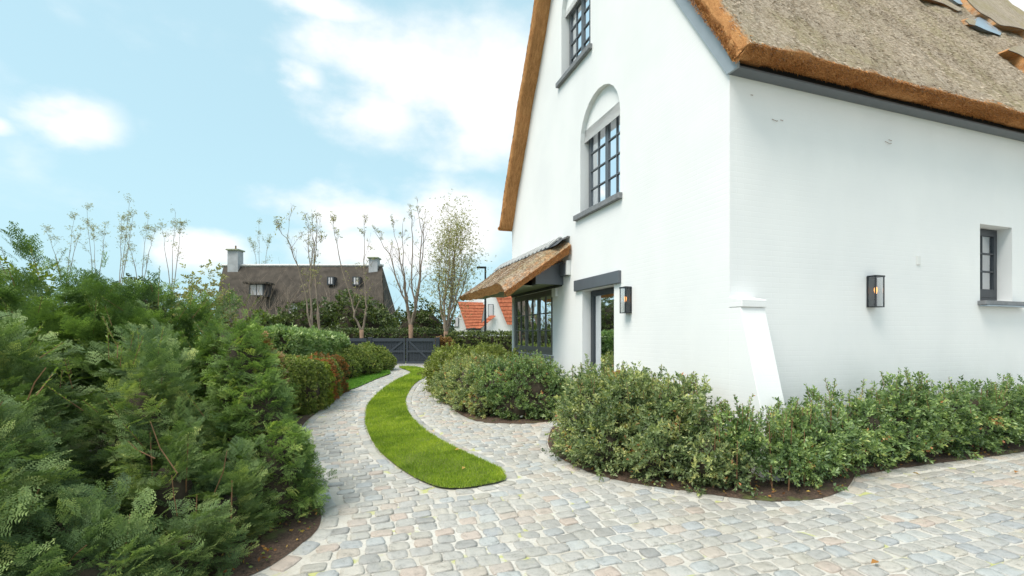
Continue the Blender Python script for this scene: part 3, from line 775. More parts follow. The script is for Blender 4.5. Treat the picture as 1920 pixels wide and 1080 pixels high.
# buttress on the corner
b = MB(); b.prism([(.001, 0.01, 0), (.001, -.60, 0), (.001, -.155, 1.80), (.001, .01, 1.80)], (.345, 0, 0)); b.build('buttress', M['wall'], house, bevel=.004)
b = MB(); b.prism([(-.003, .01, 1.802), (-.003, -.178, 1.802), (-.003, -.178, 1.885), (-.003, .01, 1.925)], (.356, 0, 0)); b.build('buttress_cap', M['wall'], house, bevel=.006)
MB().box(3.17, 3.24, -.016, 0, 2.44, 2.56).build('socket_cover', M['white_plastic'], house, bevel=.003)
for t, z, L in ((.62, 4.02, .09), (.75, 4.03, .04), (2.55, 4.02, .12), (2.62, 4.05, .06), (.3, 4.25, .03)):
    MB().tube([(t, -.004, z), (t+L*.6, -.018, z-L*.25), (t+L, -.006, z-L*.1)], .003, 4).build('stray_straw', M['twig'], house)

# ---- thatch
def straws(name, P, D, tint, L, W, parent, r):
    n = len(P); D = D/np.linalg.norm(D, axis=1, keepdims=True); side = np.cross(D, r.normal(size=(n, 3))); side /= np.linalg.norm(side, axis=1, keepdims=True)
    L = L*r.uniform(.6, 1.3, (n, 1)); a = P-side*W/2; b = P+side*W/2; c = P+D*L
    V = np.stack([a, b, c], 1).reshape(-1, 3); F = np.arange(3*n).reshape(-1, 3)
    o = link(name, npmesh(name, V, F, np.repeat(tint, 3)), parent, M['straw']); o['kind'] = 'stuff'; return o
SL = 1.60; LIPS, LIPZ = -.38, 4.56; TH = .30
RIDGE_S = 3.85; RIDGE_Z = LIPZ+SL*(RIDGE_S-LIPS)-.12
VT = -.10          # verge plane of the thatch
nl = math.hypot(1, SL); UP = (1/nl, SL/nl); NRM = (-SL/nl, 1/nl)
r_ = np.random.default_rng(5)
def wob(x, y, z):
    return .022*np.sin(x*2.1+z*1.3)+.016*np.sin(x*5.3-z*3.1+y)+.010*np.sin(x*11+z*7)+.006*np.sin(x*23-z*17)
CAP = []
def roof_side(sign):
    """one slope of the main roof: profile from the hidden underside round the lip up to the ridge"""
    if sign > 0: L = (RIDGE_S-LIPS)*nl; base = np.array([LIPS, LIPZ]); up = np.array(UP); nr = np.array(NRM)
    else:
        ls, lz = GW+.36, 4.40; slope = (RIDGE_Z-lz)/(ls-RIDGE_S); k = math.hypot(1, slope); L = (ls-RIDGE_S)*k; base = np.array([ls, lz]); up = np.array([-1/k, slope/k]); nr = np.array([slope/k, 1/k])
    prof = []   # (s, z, cutness)
    inn = -nr*TH
    VT = -.10 if sign > 0 else -.30
    # underside going out to the lip, cut face, then the top
    cutw = .34
    a0 = base+inn*1.0+up*(.30 if sign > 0 else .12)
    if sign > 0: a0 = np.array([-.135, 4.515])+up*.08+nr*.12
    for i in range(3): prof.append((*(a0+up*(.5-.25*i)), 1.0))
    lipin = a0-up*.08
    if sign > 0: lipin = np.array([-.135, 4.515]); a0 = lipin+up*.08+nr*.12
    lipout = base
    for i in range(7):
        t = i/6; q = lipin*(1-t)+lipout*t; q = q-up*.05*math.sin(PI*t); prof.append((*q, 1.0 if t < .8 else .75))
    u = .03
    while u < L:
        prof.append((*(base+up*u+nr*(-.05*math.exp(-u/.04))), max(0, .62-u/.09*.3))); u += .07
    prof.append((RIDGE_S, RIDGE_Z, 0))
    prof = np.array(prof); ts = [VT, VT+.012, VT+.035, VT+.07, VT+.12, VT+.20, VT+.30]; t = VT+.4
    while t < RL+.4: ts.append(t); t += .09
    ts = np.array(ts); npf = len(prof); nt_ = len(ts)
    V = np.zeros((nt_, npf, 3)); T = np.zeros((nt_, npf))
    top = np.arange(npf) >= 10
    for i, t in enumerate(ts):
        d = t-VT; R = .13; drop = R-math.sqrt(max(0, R*R-max(0, R-d)**2)) if d < R else 0
        s = prof[:, 0]-nr[0]*drop*top; z = prof[:, 1]-nr[1]*drop*top
        w = wob(t, s, z)*np.where(top, 1, .5)*min(1, max(0, (npf*0+1)))
        V[i, :, 0] = t; V[i, :, 1] = s+nr[0]*w; V[i, :, 2] = z+nr[1]*w
        T[i] = np.maximum(prof[:, 2], max(0, 1-d/.13))
    V[0, :, 0] += .01*np.sin(np.arange(npf)*2.3)
    V = V.reshape(-1, 3); T = T.ravel(); idx = np.arange(nt_*npf).reshape(nt_, npf)
    F = np.stack([idx[:-1, :-1], idx[1:, :-1], idx[1:, 1:], idx[:-1, 1:]], -1).reshape(-1, 4)
    if sign < 0: F = F[:, ::-1]
    # verge face: close between underside line and the top line
    VV = [V]; TT = [T]; FF = [F]; nb = len(V); nu = 60
    tops = np.stack([np.interp(np.linspace(9, npf-1, nu), np.arange(npf), V[:npf, k]) for k in range(3)], 1)
    dz = .10 if sign > 0 else .22
    bots = tops.copy(); bots[:, 1] -= nr[0]*dz; bots[:, 2] -= nr[1]*dz; bots[:, 0] = VT+.02
    VV.append(np.concatenate([tops, bots])); TT.append(np.ones(2*nu)); i = np.arange(nu-1)
    FF.append(np.stack([nb+i, nb+i+1, nb+nu+i+1, nb+nu+i], 1)); 
    und = bots.copy(); und[:, 0] = .3; nb2 = nb+2*nu; VV.append(und); TT.append(np.ones(nu)); FF.append(np.stack([nb+nu+i, nb+nu+i+1, nb2+i+1, nb2+i], 1))
    capi = nb2+nu; cap = np.concatenate([V[:npf][4:10], tops[:1], bots[:1]]); cap[:, 0] = VT+.003
    CAP.append(cap)
    me = npmesh('roof', np.concatenate(VV), np.concatenate(FF), np.concatenate(TT), smooth=True)
    return link('roof', me, house, M['thatch']), base, up, nr, L, lipin, lipout
roof, rb, rup, rnr, rLn, lipin, lipout = roof_side(1)
roof2, rb2, rup2, rnr2, rLn2, lipin2, lipout2 = roof_side(-1)
for cp in CAP:
    me = mesh('roof_end', cp, [tuple(range(len(cp)))]); a_ = me.attributes.new('tint', 'FLOAT', 'POINT'); a_.data.foreach_set('value', [1.0]*len(cp)); link('roof_end', me, house, M['thatch'])
# loose straw ends standing out of the near slope
n = 80000; u = r_.uniform(.0, 1, n)**.8*5.0; t = r_.uniform(VT+.02, 9, n); q = rb[None]+rup[None]*u[:, None]+rnr[None]*(wob(t, 0, 0)*0-.004)[:, None]
R = .13; dd = np.maximum(0, R-(t-VT)); drop = R-np.sqrt(np.maximum(0, R*R-dd*dd)); q = q-rnr[None]*drop[:, None]
w = wob(t, q[:, 0], q[:, 1]); q = q+rnr[None]*w[:, None]
P = np.stack([t, q[:, 0], q[:, 1]], 1); D = np.stack([r_.normal(0, .3, n), -rup[0]+rnr[0]*.25+r_.normal(0, .12, n), -rup[1]+rnr[1]*.25+r_.normal(0, .12, n)], 1)
tint = np.clip(r_.normal(.36, .14, n)+.10*np.sin(t*1.7+u*2.3), .02, .59); edge = (u < .05) | (t < VT+.1); tint = np.where(edge & (r_.random(n) < .6), r_.uniform(.64, .95, n), tint)
straws('straw_ends', P, D, tint, .06, .009, house, r_)
# cut face under the eaves
n = 26000; k = r_.random(n); t = r_.uniform(VT, 8, n); q = lipin[None]*(1-k[:, None])+lipout[None]*k[:, None]-rup[None]*(.05*np.sin(PI*k))[:, None]
P = np.stack([t, q[:, 0], q[:, 1]+.01], 1); D = np.stack([r_.normal(0, .5, n), -rup[0]+r_.normal(0, .3, n), -rup[1]+r_.normal(0, .3, n)], 1)
straws('straw_ends', P, D, np.clip(r_.normal(.84-.10*k, .09, n), .62, 1), .035, .008, house, r_)
# verge face, near slope
n = 9000; u = r_.uniform(0, 5.0, n); k = r_.random(n)*.10; q = rb[None]+rup[None]*u[:, None]-rnr[None]*(.13+k)[:, None]
P = np.stack([np.full(n, VT+.01), q[:, 0], q[:, 1]], 1); D = np.stack([np.full(n, -.5)+r_.normal(0, .3, n), -rup[0]+r_.normal(0, .5, n), -rup[1]+r_.normal(0, .5, n)], 1)
straws('straw_ends', P, D, np.clip(r_.normal(.82, .09, n), .62, 1), .035, .008, house, r_)
# barge boards and eaves board, plus a black strip as the shadow gap
def barge(s0, z0, s1, z1, w, mat='board', cut=None):
    d = Vector((s1-s0, z1-z0)).normalized(); nn = Vector((-d[1], d[0])); 
    if nn[1] < 0: nn = -nn
    a = Vector((s0, z0)); b = Vector((s1, z1)); return a, b, a+nn*w, b+nn*w
bw = .185
a, bb, c, d = barge(0, EZ-.01, APS, APZ, bw)
bs = -.155
poly = [(-.012, 0.0, EZ+.005), (-.012, APS, APZ), (-.012, APS, APZ+bw*1.9), (-.012, bs, EZ+.005+bw*1.9+bs*1.62), (-.012, bs, EZ+.005)]
MB().prism(poly, (-.03, 0, 0)).build('bargeboard', M['board'], house)
fs = (APZ-EZ)/(GW-APS)
poly = [(-.012, GW, EZ), (-.012, APS, APZ+.002), (-.012, APS, APZ+bw*1.3), (-.012, GW+.14, EZ+bw*1.3-.14*fs), (-.012, GW+.14, EZ)]
MB().prism(poly, (-.03, 0, 0)).build('bargeboard', M['dark_paint'], house)  # same board as the near one, its shade put into a darker paint
MB().box(-.01, RL, bs, -.002, EZ+.006, EZ+.026).build('eaves_board_and_shade', M['grey_paint'], house)
MB().box(-.008, RL, bs+.045, bs+.07, EZ+.027, EZ+.2).build('eaves_board_and_shade', M['gap_shade'], house)  # black strip put in as the shadow gap, above the real eaves board
# raised thatch round the dormers further along the slope (u measured up the slope from the lip)
def slope_pt(px, py):
    kx, kz = (px-960)/873, (627-py)/873
    # intersection of a sight line with the slope plane, in (t, u)
    a = E1[0]*kx+E1[1]; c1 = C0[0]*E1[0]+C0[1]*E1[1]; b_ = E2[0]*kx+E2[1]; c2 = C0[0]*E2[0]+C0[1]*E2[1]
    k = (LIPZ+SL*(-c1-LIPS)-1.5)/(kz-SL*a); s = a*k-c1; t = b_*k-c2
    return (t, (s-LIPS)*nl)
def slab(name, pts, h, top_mat, cuttint, parent=house, h0=-.02, sub=True):
    """a second layer of thatch lying on the slope; rim faces read as freshly cut reed"""
    V2, F2 = fill(pts); V = []; T = []
    def W3(t, u, h): q = rb+rup*u+rnr*h; return (t, q[0], q[1])
    n = len(pts)
    for v in V2[:n]: V.append(W3(v[0], v[1], h)); T.append(0)
    F = [tuple(f) for f in F2]
    b = len(V)
    for p in pts: V.append(W3(p[0], p[1], h-.01)); T.append(cuttint)
    for p in pts: V.append(W3(p[0], p[1]+.10, h0)); T.append(cuttint)
    F += [(b+i, b+(i+1) % n, b+n+(i+1) % n, b+n+i) for i in range(n)]
    me = mesh(name, V, F); a = me.attributes.new('tint', 'FLOAT', 'POINT'); a.data.foreach_set('value', T)
    return link(name, fixn(me), parent, top_mat)
lip = [slope_pt(*p) for p in [(1778, -30), (1799, 5), (1823, 31), (1845, 44), (1863, 57), (1885, 60), (1910, 66), (1935, 84)]]
lip = smooth_line(lip, 4)
slab('upper_thatch', lip+[(lip[-1][0]+.6, lip[-1][1]+2.2), (lip[0][0], lip[0][1]+1.4)], .11, M['thatch'], .52)
slab('lead_valley', [slope_pt(*p) for p in [(1823, 52), (1826, 41), (1834, 33), (1873, 66), (1870, 71), (1845, 62)]], .05, M['lead'], 0)
slab('lead_valley', [slope_pt(*p) for p in [(1768, -4), (1790, -4), (1801, 13), (1793, 12)]], .05, M['lead'], 0)
eb = [slope_pt(*p) for p in [(1874, 108), (1896, 116), (1915, 130), (1950, 160)]]
eb = smooth_line(eb, 4)
slab('eyebrow_dormer', eb+[slope_pt(1990, 135), slope_pt(1935, 100), slope_pt(1897, 99), slope_pt(1880, 103)], .13, M['thatch'], .62)
s1 = [slope_pt(*p) for p in [(1716, -3), (1740, 4), (1765, 12), (1792, 26), (1800, 22), (1770, 5), (1745, -6)]]
slab('lower_thatch', s1, .05, M['thatch'], .55)
s1 = [slope_pt(*p) for p in [(1804, 43), (1812, 50), (1823, 53), (1825, 44), (1815, 38)]]
slab('lower_thatch', s1, .05, M['thatch'], .55)

# ---- canopy over the corner window
can = MB()
CS0, CS1 = 3.98, 8.42
def can_pt(v, k):
    """v along the wall (0..1), k across: 0 at the wall ridge, 1 at the eave lip"""
    pass
cgrid = []; 
ns, nk = 46, 16
for i in range(ns+1):
    v = i/ns; s = CS0+(CS1-CS0)*v
    e0 = max(0, 1-v/.15); e1 = max(0, 1-(1-v)/.06)
    row = []
    for j in range(nk+1):
        k = j/nk
        p = .02+1.24*k
        z = 3.43-.90*k**1.12-.05*math.sin(PI*k)
        z += -.20*e0**1.7-.06*e1**2+.008*math.sin(s*5+k*3)+.006*math.sin(s*11-k*8)
        ss = s+(.36*k*max(0, 1-v*4))-(.10*k*max(0, 1-(1-v)*6))
        row.append((-p, ss, z, .30+.15*min(1, e0*1.6)))
    cgrid.append(row)
V = []; T = []; F = []
for row in cgrid:
    for (x, y, z, c) in row: V.append((x, y, z)); T.append(c)
W_ = nk+1
for i in range(ns):
    for j in range(nk): F.append((i*W_+j, i*W_+j+1, (i+1)*W_+j+1, (i+1)*W_+j))
off = len(V)     # underside
for i, row in enumerate(cgrid):
    v = i/ns
    for j, (x, y, z, c) in enumerate(row):
        k = j/nk; th = (.30-.13*k)*(1-.45*max(0, 1-v*7))*(1-.55*max(0, 1-(1-v)*4)); V.append((x+.10*k**3, y+.10*max(0, 1-v*8)-.06*max(0, 1-(1-v)*8), z-th)); T.append(1)
for i in range(ns):
    for j in range(nk): F.append((off+i*W_+j, off+(i+1)*W_+j, off+(i+1)*W_+j+1, off+i*W_+j+1))
# rims with their own vertices so that the cut colour stays on the cut
def rim(top, bot):
    b = len(V); n = len(top)
    for q in top: V.append(V[q]); T.append(.95)
    for q in bot: V.append(V[q]); T.append(1)
    for i in range(n-1): F.append((b+i, b+i+1, b+n+i+1, b+n+i))
rim([j for j in range(W_)], [off+j for j in range(W_)])
rim([ns*W_+j for j in range(W_)], [off+ns*W_+j for j in range(W_)])
rim([i*W_+nk for i in range(ns+1)], [off+i*W_+nk for i in range(ns+1)])
me = mesh('canopy', V, F, True); at = me.attributes.new('tint', 'FLOAT', 'POINT'); at.data.foreach_set('value', [float(t) for t in T])
canopy = link('canopy', fixn(me), house, M['thatch'])
def can_surf(v, k):
    i = v*ns; j = k*nk; i0 = np.minimum(i.astype(int), ns-1); j0 = np.minimum(j.astype(int), nk-1); g = np.array([[q[:3] for q in row] for row in cgrid])
    fi = (i-i0)[:, None]; fj = (j-j0)[:, None]
    return g[i0, j0]*(1-fi)*(1-fj)+g[i0+1, j0]*fi*(1-fj)+g[i0, j0+1]*(1-fi)*fj+g[i0+1, j0+1]*fi*fj
n = 20000; v = r_.random(n); k = r_.random(n); P = can_surf(v, k); P[:, 2] -= .003
D = np.stack([-np.full(n, 1.)+r_.normal(0, .2, n), r_.normal(0, .35, n), -np.full(n, .55)+r_.normal(0, .15, n)], 1)
tt = np.where(r_.random(n) < .30, r_.uniform(.62, .72, n), np.clip(r_.normal(.12, .08, n), 0, .3))
straws('straw_ends', P, D, tt, .05, .006, canopy, r_)
n = 3500; v = np.zeros(n)+.001; k = r_.random(n); P = can_surf(v, k); P[:, 2] -= r_.random(n)*(.165-.07*k); P[:, 1] -= .0
D = np.stack([-np.full(n, .4)+r_.normal(0, .3, n), -np.full(n, .8)+r_.normal(0, .2, n), -np.full(n, .5)+r_.normal(0, .3, n)], 1)
straws('straw_ends', P, D, np.clip(r_.normal(.76, .08, n), .62, 1), .035, .006, canopy, r_)
# ridge tiles: saddles along the top edge of the canopy
nt_ = 17
prf = [(-.002, 3.48), (-.05, 3.48), (-.11, 3.445), (-.19, 3.375), (-.30, 3.285)]
for i in range(nt_):
    s = 4.42+(8.34-4.42)*i/nt_; w = (8.34-4.42)/nt_; Vt = []
    for (x, z) in prf:
        for y in (s+.004, s+w*.55): Vt.append((x, y, z-(.16 if False else 0)))
    n2 = len(Vt); Vt += [(x-.0, y, z-.035) for (x, y, z) in Vt]
    Ft = [(2*a, 2*a+1, 2*a+3, 2*a+2) for a in range(4)]+[(2*a, 2*a+2, n2+2*a+2, n2+2*a) for a in range(4)]+[(2*a+1, n2+2*a+1, n2+2*a+3, 2*a+3) for a in range(4)]+[(8, 9, n2+9, n2+8)]
    link('ridge_tile', fixn(mesh('ridge_tile', Vt, Ft)), canopy, M['tile_light'])
Vt = []
for (x, z) in prf:
    for y in (4.06, 8.36): Vt.append((x, y, z-.03-(.03 if y < 5 else 0)))
link('ridge_flashing', mesh('ridge_flashing', Vt, [(2*a, 2*a+1, 2*a+3, 2*a+2) for a in range(4)]), canopy, M['dark_paint'])
MB().box(-.58, -.52, 4.42, 8.28, 2.50, 2.76).build('canopy_beam', M['dark_paint'], house)
MB().prism([(-.002, 4.36, 2.50), (-.60, 4.36, 2.50), (-.60, 4.36, 2.72), (-.002, 4.36, 2.98)], (0, .055, 0)).build('canopy_cheek', M['grey_paint'], house)
MB().box(-.52, .0, 4.42, 8.28, 2.53, 2.55).build('canopy_soffit', M['soffit'], house)
MB().box(-1.02, -.585, 4.6, 8.26, 2.47, 2.49).build('canopy_soffit', M['soffit'], house)
MB().box(-.04, .0, 4.42, 7.5, 2.475, 2.525).build('canopy_beam', M['dark_paint'], house)
MB().box(-.10, -.003, 4.10, 4.32, 2.66, 2.90).build('beam_end', M['grey_paint'], house, bevel=.005)
MB().box(-.09, -.003, 4.03, 4.08, 2.66, 2.94).build('beam_end_cover', M['white_plastic'], house, bevel=.005)
MB().box(-.06, -.003, 4.62, 4.82, 2.28, 2.46).build('junction_box', M['white_plastic'], house, bevel=.006)

# ---- wall lanterns (hang on the house, things of their own)
def lantern(pos, rz, label):
    root = empty('wall_lantern', pos, rz, label, 'lamp', 'lanterns on the white house walls')
    w, d, h, f = .165, .11, .40, .011
    # local: x along wall, -y out of the wall
    MB().box(-w/2, w/2, -.008, 0, 0, h).build('back_plate', M['lantern'], root)
    m = MB()
    m.box(-w/2-.004, w/2+.004, -d-.004, -.009, h-.016, h+.004); m.build('top_plate', M['lantern'], root); m = MB(); m.box(-w/2, w/2, -d, -.009, 0, .012)
    m.build('base_plate', M['lantern'], root)
    m = MB()
    for x in (-w/2, w/2-f):
        for y in (-d, -.009-f): m.box(x, x+f, y, y+f, .0125, h-.0165)
    m.build('corner_posts', M['lantern'], root)
    for V in ([(-w/2+f, -d+.004, .013), (w/2-f, -d+.004, .013), (w/2-f, -d+.004, h-.017), (-w/2+f, -d+.004, h-.017)],
              [(-w/2+.004, -d+f, .013), (-w/2+.004, -.02, .013), (-w/2+.004, -.02, h-.017), (-w/2+.004, -d+f, h-.017)],
              [(w/2-.004, -d+f, .013), (w/2-.004, -.02, .013), (w/2-.004, -.02, h-.017), (w/2-.004, -d+f, h-.017)]):
        link('glass_pane', mesh('glass_pane', V, [(0, 1, 2, 3)]), root, M['lamp_glass'])
    MB().tube([(0, -.058, .012), (0, -.058, .15)], .014, 10).build('lamp_holder', M['lantern'], root)
    pr = [(0, .17), (.010, .175), (.015, .195), (.019, .22), (.017, .245), (.008, .26), (0, .265)]; k = 12; V = []; F = []
    for rr, z in pr:
        for j in range(k): V.append((rr*math.cos(2*PI*j/k), -.058+rr*math.sin(2*PI*j/k), z))
    for i in range(len(pr)-1):
        for j in range(k): F.append((i*k+j, i*k+(j+1) % k, (i+1)*k+(j+1) % k, (i+1)*k+j))
    bl = link('bulb', mesh('bulb', V, F, True), root, M['bulb'])
    MB().tube([(0, -.058, .19), (0, -.058, .25)], .006, 6).build('filament', M['filament'], bl)
    return root
x, y = HW(2.29, -.002); lantern((x, y, 1.845), RZ, 'lit black glass lantern on the right wall between buttress and window')
x, y = HW(-.002, 2.02); lantern((x, y, 1.825), RZ-PI/2, 'lit black glass lantern beside the glass door on the gable wall')

# ================================================================== SHRUBS BY THE HOUSE
G2 = 'evergreen shrubs in the beds round the house'
plant('evergreen_shrub', 'rounded dark green shrub under the corner window, right half of its bed', 'shrub',
      [((.35, 8.55, .48), (.72, .62, .64)), ((-.15, 8.75, .45), (.6, .7, .62)), ((.95, 8.6, .35), (.35, .4, .48)), ((.15, 8.25, .22), (.6, .32, .42)), ((.7, 8.25, .22), (.45, .32, .42))], SHRUB_T, M['shrub_green'], 900, G2, depth=.09, tint0=.46, seed=3, core=.74, size=(.7, 1.05), clump=(9, .045, .06))
plant('evergreen_shrub', 'yellow-green rounded shrub on the bend of the drive beside the grass strip', 'shrub',
      [((-.75, 9.55, .42), (.62, .85, .62)), ((-.45, 9.2, .42), (.6, .7, .6)), ((-1.2, 10.6, .38), (.55, .8, .62)), ((-.85, 9.15, .22), (.42, .55, .42)), ((-.5, 8.65, .22), (.42, .45, .42)), ((-1.35, 10.4, .22), (.42, .7, .42))], SHRUB_T, M['shrub'], 900, G2, depth=.08, tint0=.58, seed=4, core=.78, size=(.7, 1.05), clump=(9, .045, .06))
plant('evergreen_shrub', 'long pale yellow-green shrub row behind the rounded one, running towards the gate', 'shrub',
      [((-1.5, 12.2, .36), (.75, 1.3, .74)), ((-.6, 12.3, .36), (.8, 1.5, .75)), ((-1.9, 14.3, .36), (.7, 1.4, .78)), ((-.9, 14.6, .36), (.9, 1.5, .80)), ((-.1, 10.8, .36), (.75, .9, .70))], SHRUB_T, M['shrub_yellow'], 420, G2, depth=.07, tint0=.5, seed=5, core=.82, size=(.9, 1.4), clump=(6, .06, .05))
plant('evergreen_shrub', 'tall loose shrub left of the door path, first in the corner bed', 'shrub',
      [((.98, 5.75, .50), (.40, .50, .60)), ((1.30, 5.35, .52), (.42, .42, .60)), ((1.1, 6.35, .50), (.42, .55, .62)), ((1.6, 5.9, .55), (.45, .5, .60)), ((.80, 5.70, .28), (.36, .52, .48)), ((1.04, 5.16, .28), (.38, .38, .48)), ((.9, 6.2, .26), (.34, .5, .46))], SHRUB_T, M['shrub'], 1050, G2, depth=.13, tint0=.47, seed=6, core=.6, size=(.7, 1.1), clump=(9, .045, .06), tvar=.2)
plant('evergreen_shrub', 'open twiggy shrub with pale upright tips before the gable wall', 'shrub',
      [((1.72, 5.1, .48), (.42, .42, .58)), ((1.95, 5.45, .52), (.36, .40, .56)), ((2.02, 4.85, .40), (.36, .38, .50)), ((1.50, 4.80, .26), (.38, .34, .46)), ((1.92, 4.58, .26), (.38, .30, .44)), ((2.15, 4.5, .2), (.32, .26, .38))], SHRUB_T, M['shrub'], 950, G2, depth=.15, tint0=.43, seed=7, core=.5, size=(.7, 1.1), clump=(9, .045, .06), tvar=.2)
plant('evergreen_shrub', 'thin shrub with bare stems in front of the white buttress', 'shrub',
      [((2.28, 4.58, .44), (.36, .30, .44)), ((2.60, 4.52, .38), (.34, .26, .42)), ((2.85, 4.55, .28), (.28, .24, .38))], SHRUB_T, M['shrub_green'], 820, G2, depth=.15, tint0=.52, seed=8, core=0, size=(.7, 1.05), clump=(9, .045, .05), stems=9, tvar=.2)
plant('evergreen_shrub', 'leafy green shrub just right of the buttress foot', 'shrub',
      [((3.02, 4.80, .38), (.40, .34, .47)), ((3.42, 5.0, .38), (.42, .32, .45)), ((2.85, 4.95, .40), (.3, .28, .46))], SHRUB_T, M['shrub_green'], 1050, G2, depth=.12, tint0=.50, seed=9, core=.55, size=(.7, 1.1), clump=(9, .045, .06))
plant('evergreen_shrub', 'dense green shrub below the lantern on the right wall', 'shrub',
      [((3.95, 5.28, .40), (.42, .34, .47)), ((4.45, 5.46, .42), (.42, .34, .51)), ((4.85, 5.6, .42), (.36, .34, .51))], SHRUB_T, M['shrub_green'], 1050, G2, depth=.11, tint0=.45, seed=10, core=.62, size=(.7, 1.1), clump=(9, .045, .06))
plant('evergreen_shrub', 'dense green shrub below the small window at the right edge', 'shrub',
      [((5.3, 5.78, .44), (.44, .36, .51)), ((5.85, 5.98, .42), (.44, .36, .50)), ((6.4, 6.15, .41), (.42, .36, .49)), ((6.95, 6.33, .41), (.42, .36, .47)), ((7.6, 6.5, .41), (.45, .36, .47))], SHRUB_T, M['shrub_green'], 950, G2, depth=.11, tint0=.47, seed=11, core=.66, size=(.7, 1.1), clump=(9, .045, .06))
# upright twig tips standing above the shrubs
def tips(label, spots, seed, mat):
    r = np.random.default_rng(seed)
    mbx = MB(); P = []; D = []
    for x, y, z0, h in spots:
        lean = r.normal(0, .12, 2); mbx.tube([(x, y, z0), (x+lean[0]*h, y+lean[1]*h, z0+h)], [.004, .002], 4)
        for k in range(int(h/.018)):
            q = k*.018; P.append((x+lean[0]*q, y+lean[1]*q, z0+q)); D.append((r.normal(0, .5), r.normal(0, .5), .8))
    return np.array(P), np.array(D), mbx
r = np.random.default_rng(31)
for rt in [o for o in COL.objects if o.name.startswith('evergreen_shrub')]:
    bx, by = rt.location.x, rt.location.y; fo = [c for c in rt.children if c.name.startswith('foliage')][0]
    co = np.empty(len(fo.data.vertices)*3, np.float32); fo.data.vertices.foreach_get('co', co); co = co.reshape(-1, 3)
    near = by < 7.5
    zz = co[:, 2]; cnd = co[zz > np.percentile(zz, 93)]
    pick = cnd[r.integers(0, len(cnd), 46 if near else 30)]
    P, D, mbx = tips('', [(p[0], p[1], p[2]-.12, r.uniform(.12, .27)) for p in pick], 5, None)
    V, F, T = scatter([cluster_template(3, .036, .017, .9, 200, .02)], P, D, r.uniform(.7, 1.1, len(P)), r.uniform(.35, .75, len(P)), r=r)
    o = link('shoot_tips', npmesh('shoot_tips', V, F, T), rt, fo.data.materials[0]); o['kind'] = 'stuff'
    mbx.build('shoot_stems', M['twig'], rt)['kind'] = 'stuff'

# ================================================================== HEDGES ON THE LEFT
GY = 'yews of the big untrimmed hedge on the left'
plant('yew_shrub', 'tall dark yew with ragged top against the sky, back of the left hedge', 'shrub',
      [((-4.95, 4.9, 1.1), (.85, .65, 1.32)), ((-4.1, 5.0, 1.0), (.66, .6, 1.26)), ((-3.4, 5.2, .85), (.50, .5, 1.12)), ((-6.2, 5.0, 1.1), (.9, .8, 1.30))], YEW_T, M['yew'], 460, GY, depth=.10, tint0=.36, seed=21, updir=.45, core=.46, size=(.8, 1.35), jit=.32, lump=.25, clump=(12, .05, .16), tvar=.12)
plant('yew_shrub', 'wide grey-green yew filling the lower left corner', 'shrub',
      [((-3.60, 3.0, .70), (.62, .62, 1.10)), ((-2.95, 2.5, .45), (.50, .50, .82)), ((-2.65, 2.05, .25), (.5, .5, .6)), ((-4.45, 3.6, .80), (.70, .65, 1.10)), ((-2.25, 2.45, .15), (.38, .5, .42)), ((-3.6, 2.3, .5), (.5, .5, .85))], YEW_T, M['yew_blue'], 800, GY, depth=.06, tint0=.44, seed=22, updir=.12, core=.46, size=(.55, .95), jit=.32, lump=.35, clump=(14, .045, .085), tvar=.12)
plant('yew_shrub', 'layered green yew in the middle of the left hedge, bare shoots sticking out', 'shrub',
      [((-2.78, 3.50, .60), (.42, .44, .98)), ((-2.36, 3.22, .30), (.38, .38, .66)), ((-2.02, 3.30, .16), (.32, .44, .46)), ((-2.0, 2.85, .12), (.28, .40, .40)), ((-3.25, 4.3, .75), (.36, .36, .95))], YEW_T, M['yew_blue'], 880, GY, depth=.05, tint0=.48, seed=23, updir=.3, core=.46, size=(.5, .85), jit=.32, lump=.3, clump=(14, .04, .075), tvar=.12)
plant('yew_shrub', 'close-clipped yew column where the drive begins, brown soil at its foot', 'shrub',
      [((-2.44, 4.26, .52), (.30, .38, 1.12)), ((-2.20, 4.06, .30), (.34, .40, .90)), ((-1.98, 3.84, .16), (.36, .40, .62)), ((-2.98, 4.85, .55), (.34, .40, 1.10))], YEW_S, M['yew'], 1400, GY, depth=.03, tint0=.50, seed=24, updir=.1, core=.86, size=(.7, 1.0), jit=.45, lump=.12, clump=(6, .035, .03), tvar=.13)
plant('yew_shrub', 'bright green yew with long fresh sprays behind the clipped column', 'shrub',
      [((-3.60, 5.95, .62), (.52, .6, 1.12)), ((-4.2, 6.5, .68), (.55, .6, 1.05)), ((-3.10, 5.55, .45), (.32, .38, .98))], YEW_T, M['yew_bright'], 400, GY, depth=.07, tint0=.52, seed=25, updir=.45, core=.46, size=(.6, .95), jit=.35, lump=.25, clump=(12, .045, .09))
plant('yew_shrub', 'yew with scorched orange-brown patch near the bend of the drive', 'shrub',
      [((-3.92, 7.1, .70), (.28, .4, .82)), ((-3.90, 6.75, 1.05), (.22, .28, .34))], YEW_S, M['yew_brown'], 900, GY, depth=.06, tint0=.42, seed=26, updir=.1, core=.86, size=(.8, 1.3), jit=.5, lump=.2)
plant('yew_shrub', 'trimmed olive-green yew next to the scorched one', 'shrub',
      [((-4.12, 7.7, .56), (.38, .45, .80)), ((-4.2, 8.3, .50), (.36, .45, .68))], HEDGE_T, M['hedge_green'], 1300, GY, depth=.05, tint0=.52, seed=27, updir=.1, core=.86, size=(.8, 1.2), jit=.6, lump=.12)
